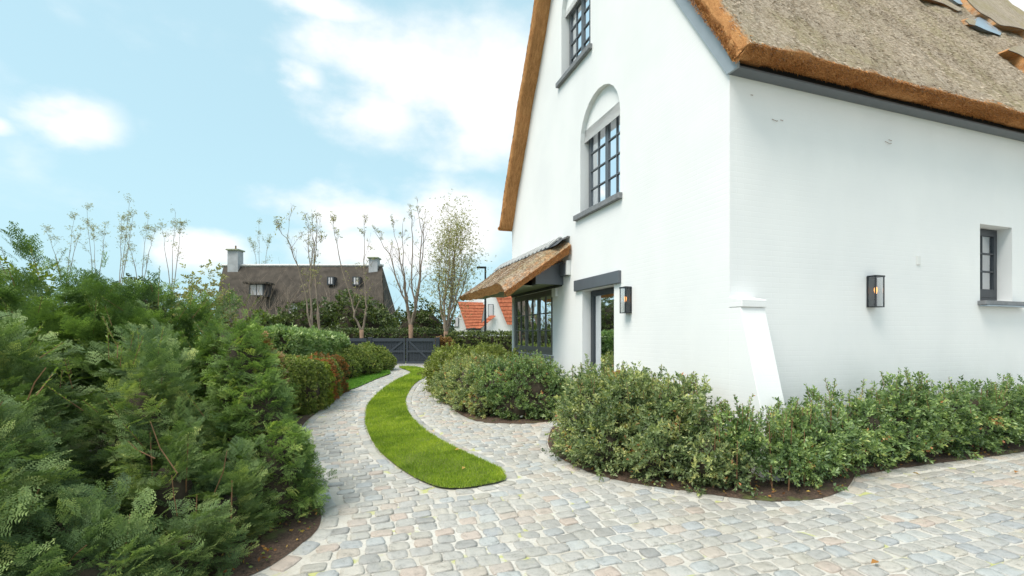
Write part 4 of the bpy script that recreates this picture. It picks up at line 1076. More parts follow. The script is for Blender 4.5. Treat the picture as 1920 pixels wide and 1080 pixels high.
# fresh shoots and long bare twigs
r = np.random.default_rng(77)
def yew_shoots(root, spots, mat):
    bx, by = root.location.x, root.location.y
    P = []; D = []; m = MB()
    for x, y, z, dx, dy, dz, L in spots:
        m.tube([(x-bx, y-by, z), (x-bx+dx*L, y-by+dy*L, z+dz*L)], [.0025, .0015], 4)
        k = int(L/.014)
        for i in range(int(k*.35), k):
            q = i/k*L
            for sg in (1, -1): P.append((x-bx+dx*q, y-by+dy*q, z+dz*q)); D.append((dx*.6-dy*sg+r.normal(0, .2), dy*.6+dx*sg+r.normal(0, .2), dz*.6+r.normal(0, .3)))
    P = np.array(P); D = np.array(D); t, f = leaf_tri([0, 0, 0], [1, 0, 0], [0, 1, 0], .026, .008)
    V, F, T = scatter([(np.array(t), np.array(f), np.zeros(4))], P, D, r.uniform(.8, 1.2, len(P)), r.uniform(.2, 1, len(P)), False, r)
    o = link('fresh_shoots', npmesh('fresh_shoots', V, F, T), root, M[mat]); o['kind'] = 'stuff'; m.build('shoot_stems', M['twig'], root)['kind'] = 'stuff'
yews = [o for o in COL.objects if o.name.startswith('yew_shrub')]
def rs(n, bl, up=(.3, .9), side=.4, L=(.12, .3)):
    out = []
    for i in range(n):
        c, rad = bl[int(r.integers(0, len(bl)))]; u = r.normal(size=3); u[2] = abs(u[2])*.8+.1; u[1] = -abs(u[1]); u /= np.linalg.norm(u)
        p = np.array(c)+u*np.array(rad)*.93; d = u*.55+np.array([r.normal(0, side), r.normal(0, side), r.uniform(*up)]); d /= np.linalg.norm(d)
        out.append((*p, *d, r.uniform(*L)))
    return out
yew_shoots(yews[1], rs(46, [((-3.35, 2.75, .72), (.98, .95, .90)), ((-4.1, 3.4, .85), (1.0, .9, .92))]), 'yew_new')
yew_shoots(yews[2], rs(22, [((-2.85, 3.6, .62), (.66, .62, .86))]), 'yew_new')
yew_shoots(yews[4], rs(60, [((-3.45, 6.1, .75), (.72, .8, .96)), ((-3.95, 6.7, .75), (.7, .8, .90))]), 'yew_new')
yew_shoots(yews[0], rs(50, [((-4.9, 4.9, 1.15), (1.0, .75, 1.10)), ((-3.75, 5.0, 1.05), (.8, .7, .98)), ((-3.1, 5.3, .95), (.55, .6, .9))], L=(.2, .42)), 'yew')
m = MB(); m2 = MB(); b1 = yews[1].location; b2 = yews[2].location
for x, y, z, dx, dz, L in ((-2.55, 2.45, .5, .4, .6, .36), (-2.8, 2.5, 1.0, .5, .5, .3), (-2.6, 2.5, 1.15, .55, .55, .32), (-2.3, 2.4, .3, .6, .5, .3)):
    m.tube([(x-b1.x, y-b1.y, z), (x-b1.x+dx*L*.5, y-b1.y-.05, z+dz*L*.55), (x-b1.x+dx*L, y-b1.y-.08, z+dz*L)], [.0035, .003, .002], 5)
for x, y, z, dx, dz, L in ((-2.12, 2.95, .62, -.35, .8, .42), (-2.12, 2.95, .35, 0, 1, .27), (-1.98, 3.1, .45, .35, .8, .36), (-2.3, 3.0, .7, -.6, .5, .25)):
    m2.tube([(x-b2.x, y-b2.y, z), (x-b2.x+dx*L*.6, y-b2.y-.03, z+dz*L*.5), (x-b2.x+dx*L*.9, y-b2.y-.05, z+dz*L)], [.0035, .003, .002], 5)
m.build('bare_shoot', M['twig'], yews[1])['kind'] = 'stuff'; m2.build('bare_shoot', M['twig'], yews[2])['kind'] = 'stuff'

GH = 'clipped hedge plants along the left of the drive'
defs = [((-4.18, 9.0), .62, 'hedge_green', .48, 'grey-green clipped hedge plant next to the yellow-green one', .60),
        ((-4.32, 9.75), .56, 'hedge_yellow', .45, 'yellow-green clipped hedge plant between green ones', .55),
        ((-4.42, 10.4), .56, 'hedge_red', .60, 'narrow red-leaved hedge plant in the clipped row', .40),
        ((-4.58, 11.0), .56, 'hedge_green', .50, 'green clipped hedge plant between the two red-tinted ones', .50),
        ((-4.72, 11.75), .58, 'hedge_red', .42, 'orange-red topped hedge plant at the far end of the row', .55)]
for i, ((x, y), h, mt, t0, lb, w) in enumerate(defs):
    plant('hedge_plant', lb, 'hedge', [((x, y, h*.70), (.46, w*1.0, h*.98)), ((x-.15, y+.1, h*.5), (.44, w*.95, h*1.15))], HEDGE_T, M[mt], 1100, GH, depth=.05, tint0=t0, seed=40+i, updir=.1, core=.86, ex=.62, size=(.9, 1.3), jit=.6, lump=.12, sticks=False)
defs = [((-5.95, 15.6), (.75, .95, .95), 'near rounded hedge mound behind the small lawn'), ((-5.75, 17.2), (.78, 1.0, .93), 'middle rounded hedge mound behind the small lawn'), ((-5.85, 19.3), (.85, 1.2, .95), 'farthest rounded hedge mound, in front of the gate')]
for i, ((x, y), rad, lb) in enumerate(defs):
    plant('hedge_mound', lb, 'hedge', [((x, y, .02), rad), ((x-.3, y+.1, .02), rad)], HEDGE_T, M['hedge_green'], 420, 'rounded hedge mounds before the gate', ex=.8, depth=.05, tint0=.45+.04*i, seed=50+i, updir=.1, core=.9, size=(1.3, 1.9), jit=.6, lump=.2, sticks=False)
# laurel hedge, box trimmed
def box_hedge(name, label, a, b, w, z1a, z1b, dens, templ, mat, seed, size, tint0=.5, cat='hedge', z0=0):
    r = np.random.default_rng(seed); a = np.array(a, float); b = np.array(b, float); L = np.linalg.norm(b-a); u = (b-a)/L; v = np.array([-u[1], u[0]]); base = np.array([*(a+b)/2, 0])
    root = empty(name, tuple(base), 0, label, cat)
    PP = []; NN = []; H = max(z1a, z1b)-z0
    for kind, area in (('s+', L*H), ('s-', L*H), ('t', L*w), ('e0', w*H), ('e1', w*H)):
        n = int(area*dens); x = r.uniform(0, 1, n); y = r.uniform(-.5, .5, n); z = r.uniform(0, 1, n); N = np.zeros((n, 3))
        if kind == 's+': y[:] = .5; N[:, :2] = v
        if kind == 's-': y[:] = -.5; N[:, :2] = -v
        if kind == 't': z[:] = 1; N[:, 2] = 1
        if kind == 'e0': x[:] = 0; N[:, :2] = -u
        if kind == 'e1': x[:] = 1; N[:, :2] = u
        top = z0+(z1a*(1-x)+z1b*x-z0)*z; rj = r.normal(0, .04, n)+.05*np.sin(x*L*4+z*5)*np.sin(y*7+z*6)
        # rounded shoulders
        rd = np.clip((z-.85)/.15, 0, 1)**2*.1
        p = np.stack([a[0]+u[0]*x*L+v[0]*y*(w-rd), a[1]+u[1]*x*L+v[1]*y*(w-rd), top], 1)+N*rj[:, None]
        PP.append(p); NN.append(N)
    P = np.concatenate(PP); N = np.concatenate(NN); k = ~(far_side(P, N) & (r.random(len(P)) < .82)); P = P[k]; N = N[k]; n = len(P); D = N+r.normal(0, .5, (n, 3)); D[:, 2] += .25
    V, F, T = scatter(templ, P-base, D, r.uniform(*size, n), tint0+r.normal(0, .17, n)+.06*np.sin(P[:, 1]*5), r=r)
    o = link('foliage', npmesh('foliage', V, F, T), root, mat); o['kind'] = 'stuff'
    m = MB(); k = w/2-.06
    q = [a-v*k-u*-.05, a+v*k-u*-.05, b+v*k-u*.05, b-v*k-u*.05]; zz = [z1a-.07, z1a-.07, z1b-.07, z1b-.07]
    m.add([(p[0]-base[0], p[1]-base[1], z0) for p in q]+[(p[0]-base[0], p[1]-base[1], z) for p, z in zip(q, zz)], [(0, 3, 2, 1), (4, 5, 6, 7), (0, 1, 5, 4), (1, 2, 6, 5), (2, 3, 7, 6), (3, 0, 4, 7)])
    m.build('dark_core', M['core_shade'], root)  # dark block put in as the shade inside the hedge
    return root
box_hedge('laurel_hedge', 'straight trimmed pale green laurel hedge left of the gate', (-5.9, 11.4), (-6.75, 17.8), .8, 1.50, 1.34, 330, LAUREL_T, M['laurel'], 60, (.9, 1.4), .55)
box_hedge('boundary_hedge', 'dark green clipped hedge beyond the gate, left part', (-17, 27.5), (-3.6, 27.5), .9, 1.62, 1.62, 60, HEDGE_T, M['hedge_dark'], 61, (2.6, 4), .5)
box_hedge('boundary_hedge', 'dark green clipped hedge in front of the red-roofed houses', (-3.5, 26.0), (3.5, 26.0), .9, 1.48, 1.48, 90, HEDGE_T, M['hedge_dark'], 62, (2.4, 3.4), .72)
box_hedge('beech_hedge', 'short reddish-brown hedge stub right of the gate', (-3.72, 23.2), (-3.05, 23.4), .4, 1.25, 1.2, 400, HEDGE_T, M['yew_brown'], 63, (1.4, 2), .55)
# ground cover dots in the beds
def litter(name, polys, n, seed, mat, sc, tintr, zoff=.02, cond=None):
    r = np.random.default_rng(seed); PP = []
    for poly, (x0, x1, y0, y1), k in polys:
        p = np.stack([r.uniform(x0, x1, k), r.uniform(y0, y1, k)], 1); p = p[inside(p, poly)]; PP.append(p)
    p = np.concatenate(PP); n = len(p); P = np.column_stack([p, np.full(n, zoff)+r.uniform(0, .02, n)])
    D = r.normal(0, 1, (n, 3)); D[:, 2] = np.abs(D[:, 2])*.35
    t, f = leaf_tri([0, 0, 0], [1, 0, 0], [0, 1, .1], .05, .03)
    V, F, T = scatter([(np.array(t), np.array(f), np.zeros(4))], P, D, r.uniform(*sc, n), r.uniform(*tintr, n), False, r)
    o = link(name, npmesh(name, V, F, T), None, mat); o['kind'] = 'stuff'; return o
zones_l = [(BED2, (.4, 8, 4, 7.5), 1500), (BED1, (-2, 1.2, 7.7, 10), 160), (BED_L, (-3, -1.5, 2.3, 4.6), 340)]
tag(litter('leaf_litter', zones_l, 0, 70, M['leaf_brown'], (.45, 1.0), (0, 1)), 'brown and orange fallen leaves on the dark soil beneath the shrubs', 'leaves')
tag(litter('ground_weeds', [(BED2, (.4, 8, 4, 6.2), 260), (BED_L, (-3, -1.5, 2.3, 4.6), 420)], 0, 71, M['yew_new'], (.3, .7), (0, 1), .015), 'small bright green weeds on the soil edge of the beds', 'weeds')

# ================================================================== LAWNS
def lawn(name, poly, z, dens, mat, seed, blade=(.035, .007), turf='turf', near=None, mound=.03, label=None):
    base_o = sheet(name, poly, z, M[turf], jitter=.012, step=.3)
    r = np.random.default_rng(seed); xs = [p[0] for p in poly]; ys = [p[1] for p in poly]; PP = []
    # finer grass where it is near
    bands = [(4, 7, dens, 1.0), (7, 11, dens*.5, 1.35), (11, 24, dens*.16, 2.2)]
    for y0, y1, dn, sc in bands:
        n = int((max(xs)-min(xs))*(y1-y0)*dn)
        p = np.stack([r.uniform(min(xs), max(xs), n), r.uniform(y0, y1, n)], 1); p = p[inside(p, poly)]; PP.append(np.column_stack([p, np.full(len(p), sc)]))
    q = np.concatenate(PP); n = len(q); P = np.column_stack([q[:, :2], np.full(n, z)]); P[:, :2] += r.normal(0, .012, (n, 2)); S = q[:, 2]*r.uniform(.6, 1.15, n)
    D = r.normal(0, .55, (n, 3)); D[:, 2] = 1; 
    t = np.array([[0, -blade[1]/2, 0], [0, blade[1]/2, 0], [blade[0], .003, 0]]); f = np.array([[0, 1, 2]])
    tint = .46+r.normal(0, .2, n)+.24*np.sin(P[:, 0]*2.9+1)*np.sin(P[:, 1]*2.7)+.13*np.sin(P[:, 0]*7+P[:, 1]*5)*np.sin(P[:, 0]*13-P[:, 1]*9)
    V, F, T = scatter([(t, f, np.array([-.1, -.1, .12]))], P, D, S, tint, False, r)
    o = link('grass', npmesh('grass', V, F, T), base_o, M[mat]); o['kind'] = 'stuff'
lawn('grass_strip', GRASS, .022, 12000, 'grass', 80)
M['turf_green'] = turf_mat('turf_green', (.06, .13, .02), (.12, .22, .03))
lg = [G(650, 735), G(677, 725), G(705, 712), G(733, 701), G(724, 692), G(716, 688), (-6.2, 21), (-6.6, 16), (-5.6, 13.0), (-4.9, 12.3)]
lawn('lawn', lg, .03, 9000, 'grass_green', 81, turf='turf_green')
lawn('lawn', [G(806, 688), G(820, 693), G(827, 697), (-1.9, 19), (-1.0, 22.4), (-4.0, 22.4)], .03, 9000, 'grass_green', 82, turf='turf_green')
for px, py, a in ((857, 851, .3), (869, 887, 1.2), (812, 815, 2), (1905, 890, .5), (1718, 893, 2.2), (1640, 1063, .2)):
    x, y = G(px, py); t, f = leaf_tri([-.03, 0, 0], [1, 0, .1], [0, 1, .2], .065, .04, .35)
    me = npmesh('fallen_leaf', np.array(t), np.array(f), np.full(4, rnd.uniform(.4, 1))); o = link('fallen_leaf', me, None, M['leaf_brown']); o.location = (x, y, .05 if px < 900 else .025); o.rotation_euler = (0, 0, a)
    tag(o, {857: 'orange leaf near the middle of the grass strip', 869: 'pale orange leaf near the lower end of the grass strip', 812: 'small dark leaf on the cobbles beside the grass strip', 1905: 'orange leaf on the cobbles at the right edge', 1718: 'curled brown leaf on the cobbles by the right shrubs', 1640: 'yellowish leaf on the cobbles at the bottom right'}[px], 'leaf', 'fallen leaves')
# garden spotlight
x, y = G(977, 789); sp = empty('garden_spotlight', (x, y+.06, .01), 0, 'small metal ground spotlight at the foot of the rounded shrub', 'lamp')
MB().tube([(0, 0, 0), (0, 0, .07)], .008, 8).build('spike', M['lantern'], sp)
MB().tube([(0, .03, .09), (0, -.03, .075)], [.03, .036], 14).build('lamp_head', M['lead'], sp)
MB().tube([(0, -.0302, .0752), (0, -.034, .0745)], .028, 14).build('lens', M['white_plastic'], sp)

# ================================================================== GATE
gy = 22.8
def gx(px): return (px-960)*gy/873
def gz(py): return 1.5+(627-py)*gy/873
gate = empty('driveway_gate', (gx(731), gy, 0), 0, 'dark slate timber double gate closing the end of the drive', 'gate')
ox = gx(731)
zt, zb = gz(634), .06
M['gate'] = simple('gate_paint', (.026, .033, .043), .5, var=.08, bmp=.1, scale=3)
M['gate_rail'] = simple('gate_rail_paint', (.042, .051, .064), .5, var=.08, bmp=.1, scale=3)
def leaf(px0, px1, diag, nb):
    x0, x1 = gx(px0)-ox, gx(px1)-ox; w = (x1-x0)/nb
    for i in range(nb):
        MB().box(x0+i*w+.004, x0+(i+1)*w-.004, 0, .025, zb, zt-.01).build('board', M['gate'], gate)
    MB().box(x0, x1, -.045, -.002, zt-.16, zt).build('rail', M['gate_rail'], gate)
    MB().box(x0+.08, x1-.08, -.04, -.002, .62, .72).build('rail', M['gate_rail'], gate)
    MB().box(x0, x1, -.045, -.002, zb, zb+.12).build('rail', M['gate_rail'], gate)
    for xx in (x0, x1-.08): MB().box(xx, xx+.08, -.043, -.001, zb+.121, zt-.161).build('stile', M['gate_rail'], gate)
    a, b = (x0+.3, x1-.15) if diag > 0 else (x0+.15, x1-.25)
    za, zb2 = (.2, zt-.17) if diag > 0 else (zt-.17, .2)
    d = Vector((b-a, 0, zb2-za)).normalized(); nn = Vector((-d.z, 0, d.x))*.045
    pts = [Vector((a, -.036, za))-nn, Vector((b, -.036, zb2))-nn, Vector((b, -.036, zb2))+nn, Vector((a, -.036, za))+nn]
    MB().prism(pts, (0, .03, 0)).build('brace', M['gate_rail'], gate)
leaf(698, 760, 1, 12); leaf(762, 816, -1, 10); leaf(647, 688, 1, 8)
for px in (645, 690.5, 817): MB().box(gx(px)-ox-.0, gx(px)-ox+.19, -.08, .10, 0, zt+.04).build('post', M['gate'], gate, bevel=.008)
pot = empty('planter_pot', (gx(808), 22.35, 0), 0, 'small grey pot standing at the right end of the gate', 'pot')
V = []; F = []; k = 14
for rr, z in ((.09, 0), (.125, .12), (.14, .26), (.15, .28), (.125, .28), (.11, .2)):
    for j in range(k): V.append((rr*math.cos(2*PI*j/k), rr*math.sin(2*PI*j/k), z))
for i in range(5):
    for j in range(k): F.append((i*k+j, i*k+(j+1) % k, (i+1)*k+(j+1) % k, (i+1)*k+j))
link('pot_body', mesh('pot_body', V, F, True), pot, M['lead'])
MB().tube([(0, 0, .19), (0, 0, .2)], .11, 12).build('pot_soil', M['soil'], pot)

# ================================================================== BEYOND THE GATE
def px3(px, py, Y): return ((px-960)*Y/873, Y, 1.5+(627-py)*Y/873)
def dark_bush(px, top, w, Y, label, seed, mat='hedge_dark', t0=.5):
    x, _, z = px3(px, top, Y); rx = w*Y/873/2
    plant('evergreen_bush', label, 'bush', [((x, Y, z*.45), (rx, rx*.7, z*.55)), ((x-rx*.35, Y+.3, z*.35), (rx*.8, rx*.6, z*.45)), ((x+rx*.35, Y+.2, z*.35), (rx*.75, rx*.6, z*.42))], FAR_T, M[mat], 26, 'dark evergreen bushes beyond the gate', depth=.3, tint0=t0, seed=seed, core=.8, size=(.8, 1.3), jit=.6, lump=.3, sticks=False)
dark_bush(575, 568, 110, 31, 'dark evergreen bush under the left part of the thatched house', 90)
dark_bush(668, 556, 135, 32, 'big dark evergreen bush in front of the thatched house, behind the gate', 91, t0=.58)
dark_bush(790, 572, 105, 30, 'dark evergreen bush in the gap right of the thatched house', 92)
dark_bush(722, 585, 50, 34, 'smaller olive bush at the right corner of the thatched house', 93, 'hedge_green')
dark_bush(235, 540, 190, 31, 'added unseen bush behind the left hedge, darkens the door glass reflection', 97)  # added out of view so the door glass mirrors dark green, not sky
dark_bush(500, 590, 110, 33, 'olive bush in front of the left half of the thatched house', 94, 'hedge_green', .35)

def grow(mb, p, d, L, rad, depth, r, tips, k=5, spread=.35, upw=.25, seg=4):
    pts = [p]; rads = [rad]; q = Vector(p); dd = Vector(d).normalized()
    for i in range(seg):
        dd = (dd+Vector((r.uniform(-1, 1), r.uniform(-1, 1), r.uniform(-1, 1)))*.10+Vector((0, 0, upw*.25))).normalized(); q = q+dd*L/seg
        pts.append(tuple(q)); rads.append(max(.004, rad*(1-.6*(i+1)/seg)))
    mb.tube(pts, rads, k, False)
    tips.append((tuple(q), tuple(dd)))
    if depth > 0:
        for i in range(1, seg+1):
            for _ in range(1 if i < seg else 2):
                if r.random() < .85:
                    nd = (dd+Vector((r.uniform(-1, 1), r.uniform(-1, 1), r.uniform(-.2, .6)))*spread*2).normalized()
                    grow(mb, pts[i], nd, L*r.uniform(.35, .6), max(.004, rads[i]*.55), depth-1, r, tips, 4, spread, upw, 3)
def stem_tree(label, px, py0, Y, forks, seed, bark='bark', tuft=.5, leafm='autumn', leaves=10, height_px=400, group='bare pollarded trees beyond the gate', r0=.16, sub=1, cat='tree', base_z=0):
    """short trunk that forks; each fork is a polyline of photo directions at distance Y"""
    r = random.Random(seed); bx, by, _ = px3(px, py0, Y); root = empty('bare_tree', (bx, by, base_z), 0, label, cat, group)
    tr = MB(); tips = []; br = MB()
    fz = forks[0][0]; f0 = px3(*fz, Y)
    tr.tube([(0, 0, 0), (.02, 0, (f0[2]-base_z)*.5), (f0[0]-bx, 0, f0[2]-base_z+.1)], [r0*1.05, r0*.8, r0*.85], 9)
    tr.build('trunk', M[bark], root, smooth=True)
    for line in forks:
        pts = []; n = len(line); dy = r.uniform(-1.2, 1.2)
        for i, (u, v) in enumerate(line):
            P = px3(u, v, Y); pts.append(Vector((P[0]-bx, dy*i/(n-1), P[2]-base_z)))
        fine = [pts[0]]
        for a, b in zip(pts[:-1], pts[1:]):
            for q in (.33, .66, 1): fine.append(a.lerp(b, q)+Vector((r.uniform(-.05, .05), r.uniform(-.05, .05), 0)))
        m = len(fine); rr = [max(.010, r0*.50*(1-.9*i/(m-1))) for i in range(m)]
        br.tube(fine, rr, 6, False)
        for i in range(max(1, int(m*.35)), m):
            for _ in range(sub if i < m-2 else sub+2):
                if r.random() < .75:
                    d = Vector((r.uniform(-.6, .6), r.uniform(-.5, .5), 1)); grow(br, fine[i], d, r.uniform(.5, 1.2)*(.85 if i < m-2 else .35), rr[i]*.4+.004, 2, r, tips, 4, .4, .2, 3)
    o = br.build('branches', M['bark_pale' if bark == 'bark' else bark], root); o['kind'] = 'stuff'
    rr_ = np.random.default_rng(seed); P = []; 
    for (p, d) in tips:
        for _ in range(leaves):
            if p[2] > 2.5 and r.random() < (.26 if leaves > 4 else .2): P.append(np.array(p)+rr_.normal(0, tuft*.35, 3))
    if P:
        P = np.array(P); D = rr_.normal(0, 1, P.shape); V, F, T = scatter([cluster_template(3, .10, .06, 1, 300, .10)], P, D, rr_.uniform(.5, 1.1, len(P)), rr_.uniform(.1, .8, len(P)), False, rr_)
        o = link('leaf_tufts', npmesh('leaf_tufts', V, F, T), root, M[leafm]); o['kind'] = 'stuff'
    return root
Y = 26
stem_tree('wide many-stemmed bare tree rising behind the right half of the gate', 770, 632, Y, [[(770, 612), (764, 570), (755, 545), (735, 480), (714, 444)], [(770, 612), (762, 570), (758, 530), (745, 470), (733, 422)], [(770, 612), (762, 560), (758, 500), (757, 422)], [(770, 612), (782, 570), (787, 520), (794, 440), (786, 392)], [(770, 612), (780, 580), (776, 530), (778, 450), (781, 405)], [(770, 612), (782, 575), (790, 520), (797, 460), (796, 425)]], 1, tuft=.2, leaves=1, sub=1, r0=.15)
stem_tree('leafy autumn tree with olive crown left of the thatched canopy', 836, 650, Y, [[(836, 625), (830, 590), (833, 520), (832, 430)], [(836, 625), (834, 570), (845, 500), (842, 408)], [(836, 625), (842, 580), (852, 520), (855, 415)], [(836, 625), (845, 590), (862, 530), (870, 450)], [(836, 625), (828, 590), (818, 540), (822, 470)], [(836, 625), (850, 580), (866, 540), (880, 480)], [(836, 625), (842, 590), (850, 470), (862, 430)]], 2, tuft=1.3, leaves=9, sub=2, r0=.15)
stem_tree('small forked tree with V-shaped trunk behind the left gate leaf', 678, 633, 25, [[(678, 622), (668, 595), (663, 565), (640, 480), (634, 425)], [(678, 622), (687, 590), (689, 570), (684, 490), (686, 425)]], 3, tuft=.2, leaves=2, sub=1, r0=.13)
stem_tree('thin twin-stemmed tree before the dark thatched roof, leaning outward at the top', 585, 640, 24, [[(585, 620), (578, 570), (565, 500), (545, 450), (530, 432)], [(585, 620), (580, 560), (573, 480), (568, 412)], [(585, 620), (578, 540), (580, 470), (578, 415)]], 4, tuft=.3, leaves=2, sub=1, r0=.10)
stem_tree('second slim tree beside the twin-stemmed one', 599, 640, 24.5, [[(599, 622), (592, 560), (588, 500), (592, 440), (600, 452)], [(599, 622), (590, 540), (584, 470), (585, 418)]], 5, tuft=.2, leaves=2, sub=1, r0=.09)
GT = 'tall thin bare trees above the left hedge'
for i, (px, top, nm, yy) in enumerate([(122, 405, 'leftmost thin bare tree above the hedge', 42), (180, 398, 'faint thin tree second from the left above the hedge', 44), (224, 374, 'tallest thin bare tree above the left hedge', 38), (264, 405, 'thin tree just right of the tallest above the hedge', 42), (322, 395, 'thin dark-tipped tree right of the others above the hedge', 38), (490, 420, 'thin tree rising behind the far house beside its left chimney', 60)]):
    stem_tree(nm, px, 640, yy, [[(px, 560), (px-3, 480), (px-2, top)], [(px, 560), (px+9, 470), (px+12, top+28)], [(px, 560), (px-9, 480), (px-16, top+34)]], 20+i, bark='bark_pale', tuft=.4, leaves=5, sub=1, r0=.07, group=GT, leafm='autumn')
# leafy autumn tree left of the far house
x, y, z = px3(385, 478, 31)
plant('autumn_tree', 'olive-brown leafy tree just left of the far thatched house', 'tree', [((x, y, 3.0), (1.0, 1.2, 3.0)), ((x-1.2, y, 2.4), (1.0, 1, 2.6)), ((x+1.0, y, 2.3), (.8, 1, 2.5))], FAR_T, M['autumn'], 16, depth=.5, tint0=.35, seed=95, core=.3, size=(.8, 1.2), jit=.8, lump=.5, stems=10)
plant('yellow_tree', 'yellow-leaved tree glimpsed behind the hedge at the left edge', 'tree', [((-21, 19.5, 2.2), (1.6, 1.4, 2.2)), ((-22.5, 19.5, 2.0), (1.4, 1.2, 2.0))], FAR_T, M['hedge_yellow'], 14, depth=.4, tint0=.6, seed=96, core=.4, size=(.8, 1.2), jit=.8, lump=.4, stems=6)

# ---- far thatched house
FY = 46
M['chimney'] = simple('chimney_render', (.42, .43, .45), .9, var=.15, scale=2, bmp=.3)
fh = empty('far_thatched_house', px3(568, 627, FY)[:2]+(0,), 0, 'dark thatched house with two white chimneys beyond the gate', 'house')
fb = Vector(fh.location)
def fp(px, py, dy=0): q = px3(px, py, FY); return (q[0]-fb.x, dy, q[2])
M['far_thatch'] = simple('weathered_thatch', (.066, .054, .043), .95, var=.35, scale=1.6, bmp=.8)
zr = 1.5+(627-500)*FY/873; zl = 2.2
xl0, xl1 = fp(424, 500)[0], fp(714, 500)[0]; xb0, xb1 = fp(406, 600)[0], fp(722, 600)[0]
kk = (FY+3.2)/FY; cx0 = 568-960
def rx(px): return (px-960)*(FY+3.2)/873-fb.x
xl0, xl1 = rx(419), rx(717); zr = 1.5+(627-498)*(FY+3.2)/873
V = [(xl0, 3.2, zr), (xl1, 3.2, zr), (xb0, 0, zl), (xb1, 0, zl), (xb1, 6.4, zl), (xb0, 6.4, zl)]
m = MB(); nseg = 24
top = []; bot = []
def rp(i, j):     # bellied slope
    u = i/nseg; t = j/10; x = (xl0*(1-u)+xl1*u)*(1-t)+(xb0*(1-u)+xb1*u)*t
    return (x+rnd.uniform(-.03, .03), 3.2*(1-t)-.25*math.sin(PI*t)+rnd.uniform(-.04, .04), zr*(1-t)+zl*t+.18*math.sin(PI*t))
g = [[rp(i, j) for j in range(11)] for i in range(nseg+1)]
Vv = [p for row in g for p in row]; Ff = [(i*11+j, i*11+j+1, (i+1)*11+j+1, (i+1)*11+j) for i in range(nseg) for j in range(10)]
b = len(Vv); Vv += [(xb1, 6.4, zl), (xb0, 6.4, zl), (xb0, 0, zl-.25), (xb1, 0, zl-.25), (xb1, 6.4, zl-.25), (xb0, 6.4, zl-.25)]
nn = nseg*11
Ff += [(b+0, nn, 0, b+1), (nn+10, b+0, nn), (10, 0, b+1), (10, nn+10, b+3, b+2), (nn+10, b+0, b+4, b+3), (10, b+2, b+5, b+1), (b+2, b+3, b+4, b+5)]
link('roof', fixn(mesh('roof', Vv, Ff)), fh, M['far_thatch'])
MB().box(xb0+.5, xb1-.5, .6, 5.8, -.1, zl-.26).build('wall', M['wall'], fh)
MB().tube([(xl0-.1, 3.2, zr+.02), (xl1+.1, 3.2, zr+.02)], .16, 8).build('ridge', M['tile_light'], fh)
for px0, px1, pt, pb in ((431, 452, 470, 502), (693, 711, 485, 510)):
    x0, x1 = rx(px0), rx(px1); z1 = 1.5+(627-pt)*(FY+2.9)/873; ch = MB().box(x0+.05, x1-.05, 2.7, 3.7, fp(0, pb)[2]-.1, z1).build('chimney', M['chimney'], fh)
    MB().box(x0-.06, x1+.06, 2.54, 3.86, z1, z1+.14).build('chimney_cap', M['soffit'], ch)
x0 = rx(442); MB().tube([(x0, 3.2, 1.5+(627-467)*(FY+3)/873), (x0, 3.2, 1.5+(627-460)*(FY+3)/873)], .08, 8).build('chimney_pot', M['bark'], fh)
M['sky_pane'] = glass_mat('bright_window_glass', k=.5)
def fwin(px0, px1, pt, pb, yd, n=2, hood=True):
    x0, x1 = fp(px0, 0)[0], fp(px1, 0)[0]; z0, z1 = fp(0, pb)[2], fp(0, pt)[2]
    w = MB().box(x0-.12, x1+.12, yd-.1, yd+1.4, z0-.12, z1+.1).build('window', M['dark_paint'], fh)
    for i in range(n):
        a = x0+(x1-x0)*i/n+.05; b_ = x0+(x1-x0)*(i+1)/n-.05
        MB().box(a, b_, yd-.125, yd-.102, z0, z1).build('pane', M['curtain'], w)
    if hood: MB().box(x0-.5, x1+.5, yd-.5, yd+1.2, z1+.1, z1+.28).build('dormer_hood', M['far_thatch'], fh)
fwin(468, 492, 534, 553, .2); fwin(604, 613, 517, 529, 1.6, 2, False); fwin(653, 663, 517, 530, 1.6, 2, False); fwin(548, 586, 570, 590, -.6)

# ---- red-roofed houses at the right
RY = 58
def q3(px, py, dy=0): q = px3(px, py, RY); return Vector((q[0], RY+dy, q[2]))
def rel(o, V): return [tuple(Vector(v)-o.location) for v in V]
rh = empty('red_roofed_house', tuple(q3(915, 627))[:2]+(0,), 0, 'white house with orange-red tiled roof beyond the dark hedge', 'house')
bpy.context.view_layer.update()
def rprism(name, pts, dy, depth, mat, parent=rh):
    V = [q3(p[0], p[1], dy)-rh.location for p in pts]; return MB().prism(V, (0, depth, 0)).build(name, mat, parent)
rprism('wall', [(850, 605), (850, 655), (905, 655), (905, 560), (876, 560)], .6, 5, M['wall'])
rprism('wall', [(903, 655), (903, 575), (912, 556), (936, 530), (962, 556), (990, 610), (990, 655)], .2, 6, M['wall'])
def roofplane(name, pts, dys, mat, parent=rh, rows=9):
    """pts: quad top-left, top-right, bottom-right, bottom-left; stepped tile courses"""
    tl, tr, br_, bl = [q3(p[0], p[1], d)-rh.location for p, d in zip(pts, dys)]; m = MB()
    nrm = (tr-tl).cross(bl-tl).normalized()
    if nrm.y > 0: nrm = -nrm
    for i in range(rows):
        a, b_ = i/rows, (i+1.15)/rows; b_ = min(b_, 1)
        P = [tl.lerp(bl, a), tr.lerp(br_, a), tr.lerp(br_, b_)+nrm*.06, tl.lerp(bl, b_)+nrm*.06]
        m.prism(P, -nrm*.05)
    return m.build(name, mat, parent)
roofplane('roof', [(857, 565), (909, 567), (901, 614), (875, 616)], [.3, .3, -.5, -.5], M['red_tile'])
roofplane('porch_roof', [(920, 591), (930, 592), (902, 616), (892, 616)], [0, 0, -.9, -.9], M['red_tile'], rows=4)
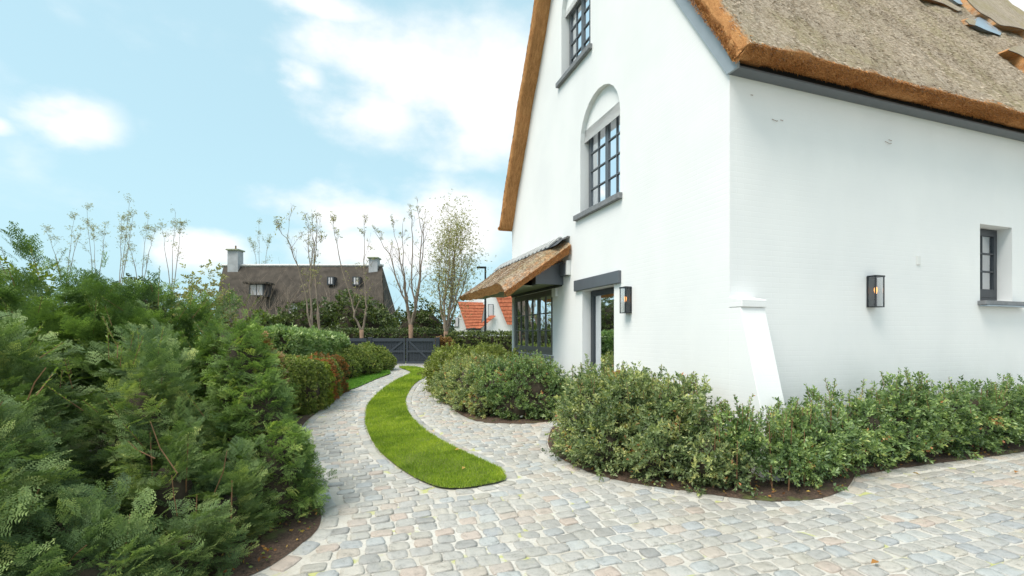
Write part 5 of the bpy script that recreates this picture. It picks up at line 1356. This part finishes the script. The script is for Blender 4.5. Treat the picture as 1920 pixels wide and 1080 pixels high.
roofplane('roof', [(925, 545), (965, 545), (965, 609), (951, 609)], [0, 0, -.7, -.7], M['red_tile'])
for px0, px1, pt, pb, dy in ((916, 924, 571, 592, .12), (853, 858, 596, 612, .5), (878, 880, 620, 650, .5)):
    w = MB().prism([q3(px0-1, pt-1, dy)-rh.location, q3(px1+1, pt-1, dy)-rh.location, q3(px1+1, pb+1, dy)-rh.location, q3(px0-1, pb+1, dy)-rh.location], (0, .1, 0)).build('window', M['grey_paint'], rh)
    MB().prism([q3(px0, pt, dy-.03)-rh.location, q3(px1, pt, dy-.03)-rh.location, q3(px1, pb, dy-.03)-rh.location, q3(px0, pb, dy-.03)-rh.location], (0, .02, 0)).build('pane', M['curtain'], w)
rprism('gutter', [(874, 616), (902, 616), (902, 618.5), (874, 618.5)], -.35, .2, M['lantern'])
# street lamp
x, y, z = px3(910, 503, 27)
lp = empty('street_lamp', (x, y, 0), 0, 'slim dark street lamp standing before the red-roofed house', 'lamp')
MB().tube([(0, 0, 0), (0, 0, 1.2), (0, 0, z)], [.09, .075, .05], 10).build('post', M['lantern'], lp)
MB().box(-.5, .06, -.14, .14, z, z+.09).build('lamp_head', M['lantern'], lp, bevel=.02)
# bare twiggy bushes in front of the far roof
def twig_bush(px, py, w, h, Y, label, seed):
    r = random.Random(seed); x, y, z = px3(px, py, Y); root = empty('bare_bush', (x, y, 0), 0, label, 'bush', 'bare pale-twigged bushes before the far house')
    m = MB(); tips = []
    for i in range(16):
        d = Vector((r.uniform(-1, 1)*w, r.uniform(-.5, .5)*w, h)); grow(m, (r.uniform(-.3, .3), 0, 0), d, h*r.uniform(.6, .95), .075, 2, r, tips, 4, .4, .15, 4)
    m.build('branches', M['bark_pale'], root)['kind'] = 'stuff'
twig_bush(470, 600, 2.6, 4.6, 40, 'pale leafless bush before the left dormer of the far house', 1)
twig_bush(555, 600, 2.6, 4.4, 40, 'pale leafless bush before the middle of the far roof', 2)
twig_bush(640, 600, 2.4, 4.6, 40, 'pale leafless bush below the two small roof windows', 3)
twig_bush(512, 600, 2.4, 4.8, 41, 'leafless bush between the dormer and the middle of the far roof', 5)
twig_bush(700, 600, 2.0, 4.2, 40, 'leafless bush at the right end of the far roof', 6)
twig_bush(415, 600, 1.6, 3.6, 38, 'pale leafless bush at the left corner of the far house', 4)
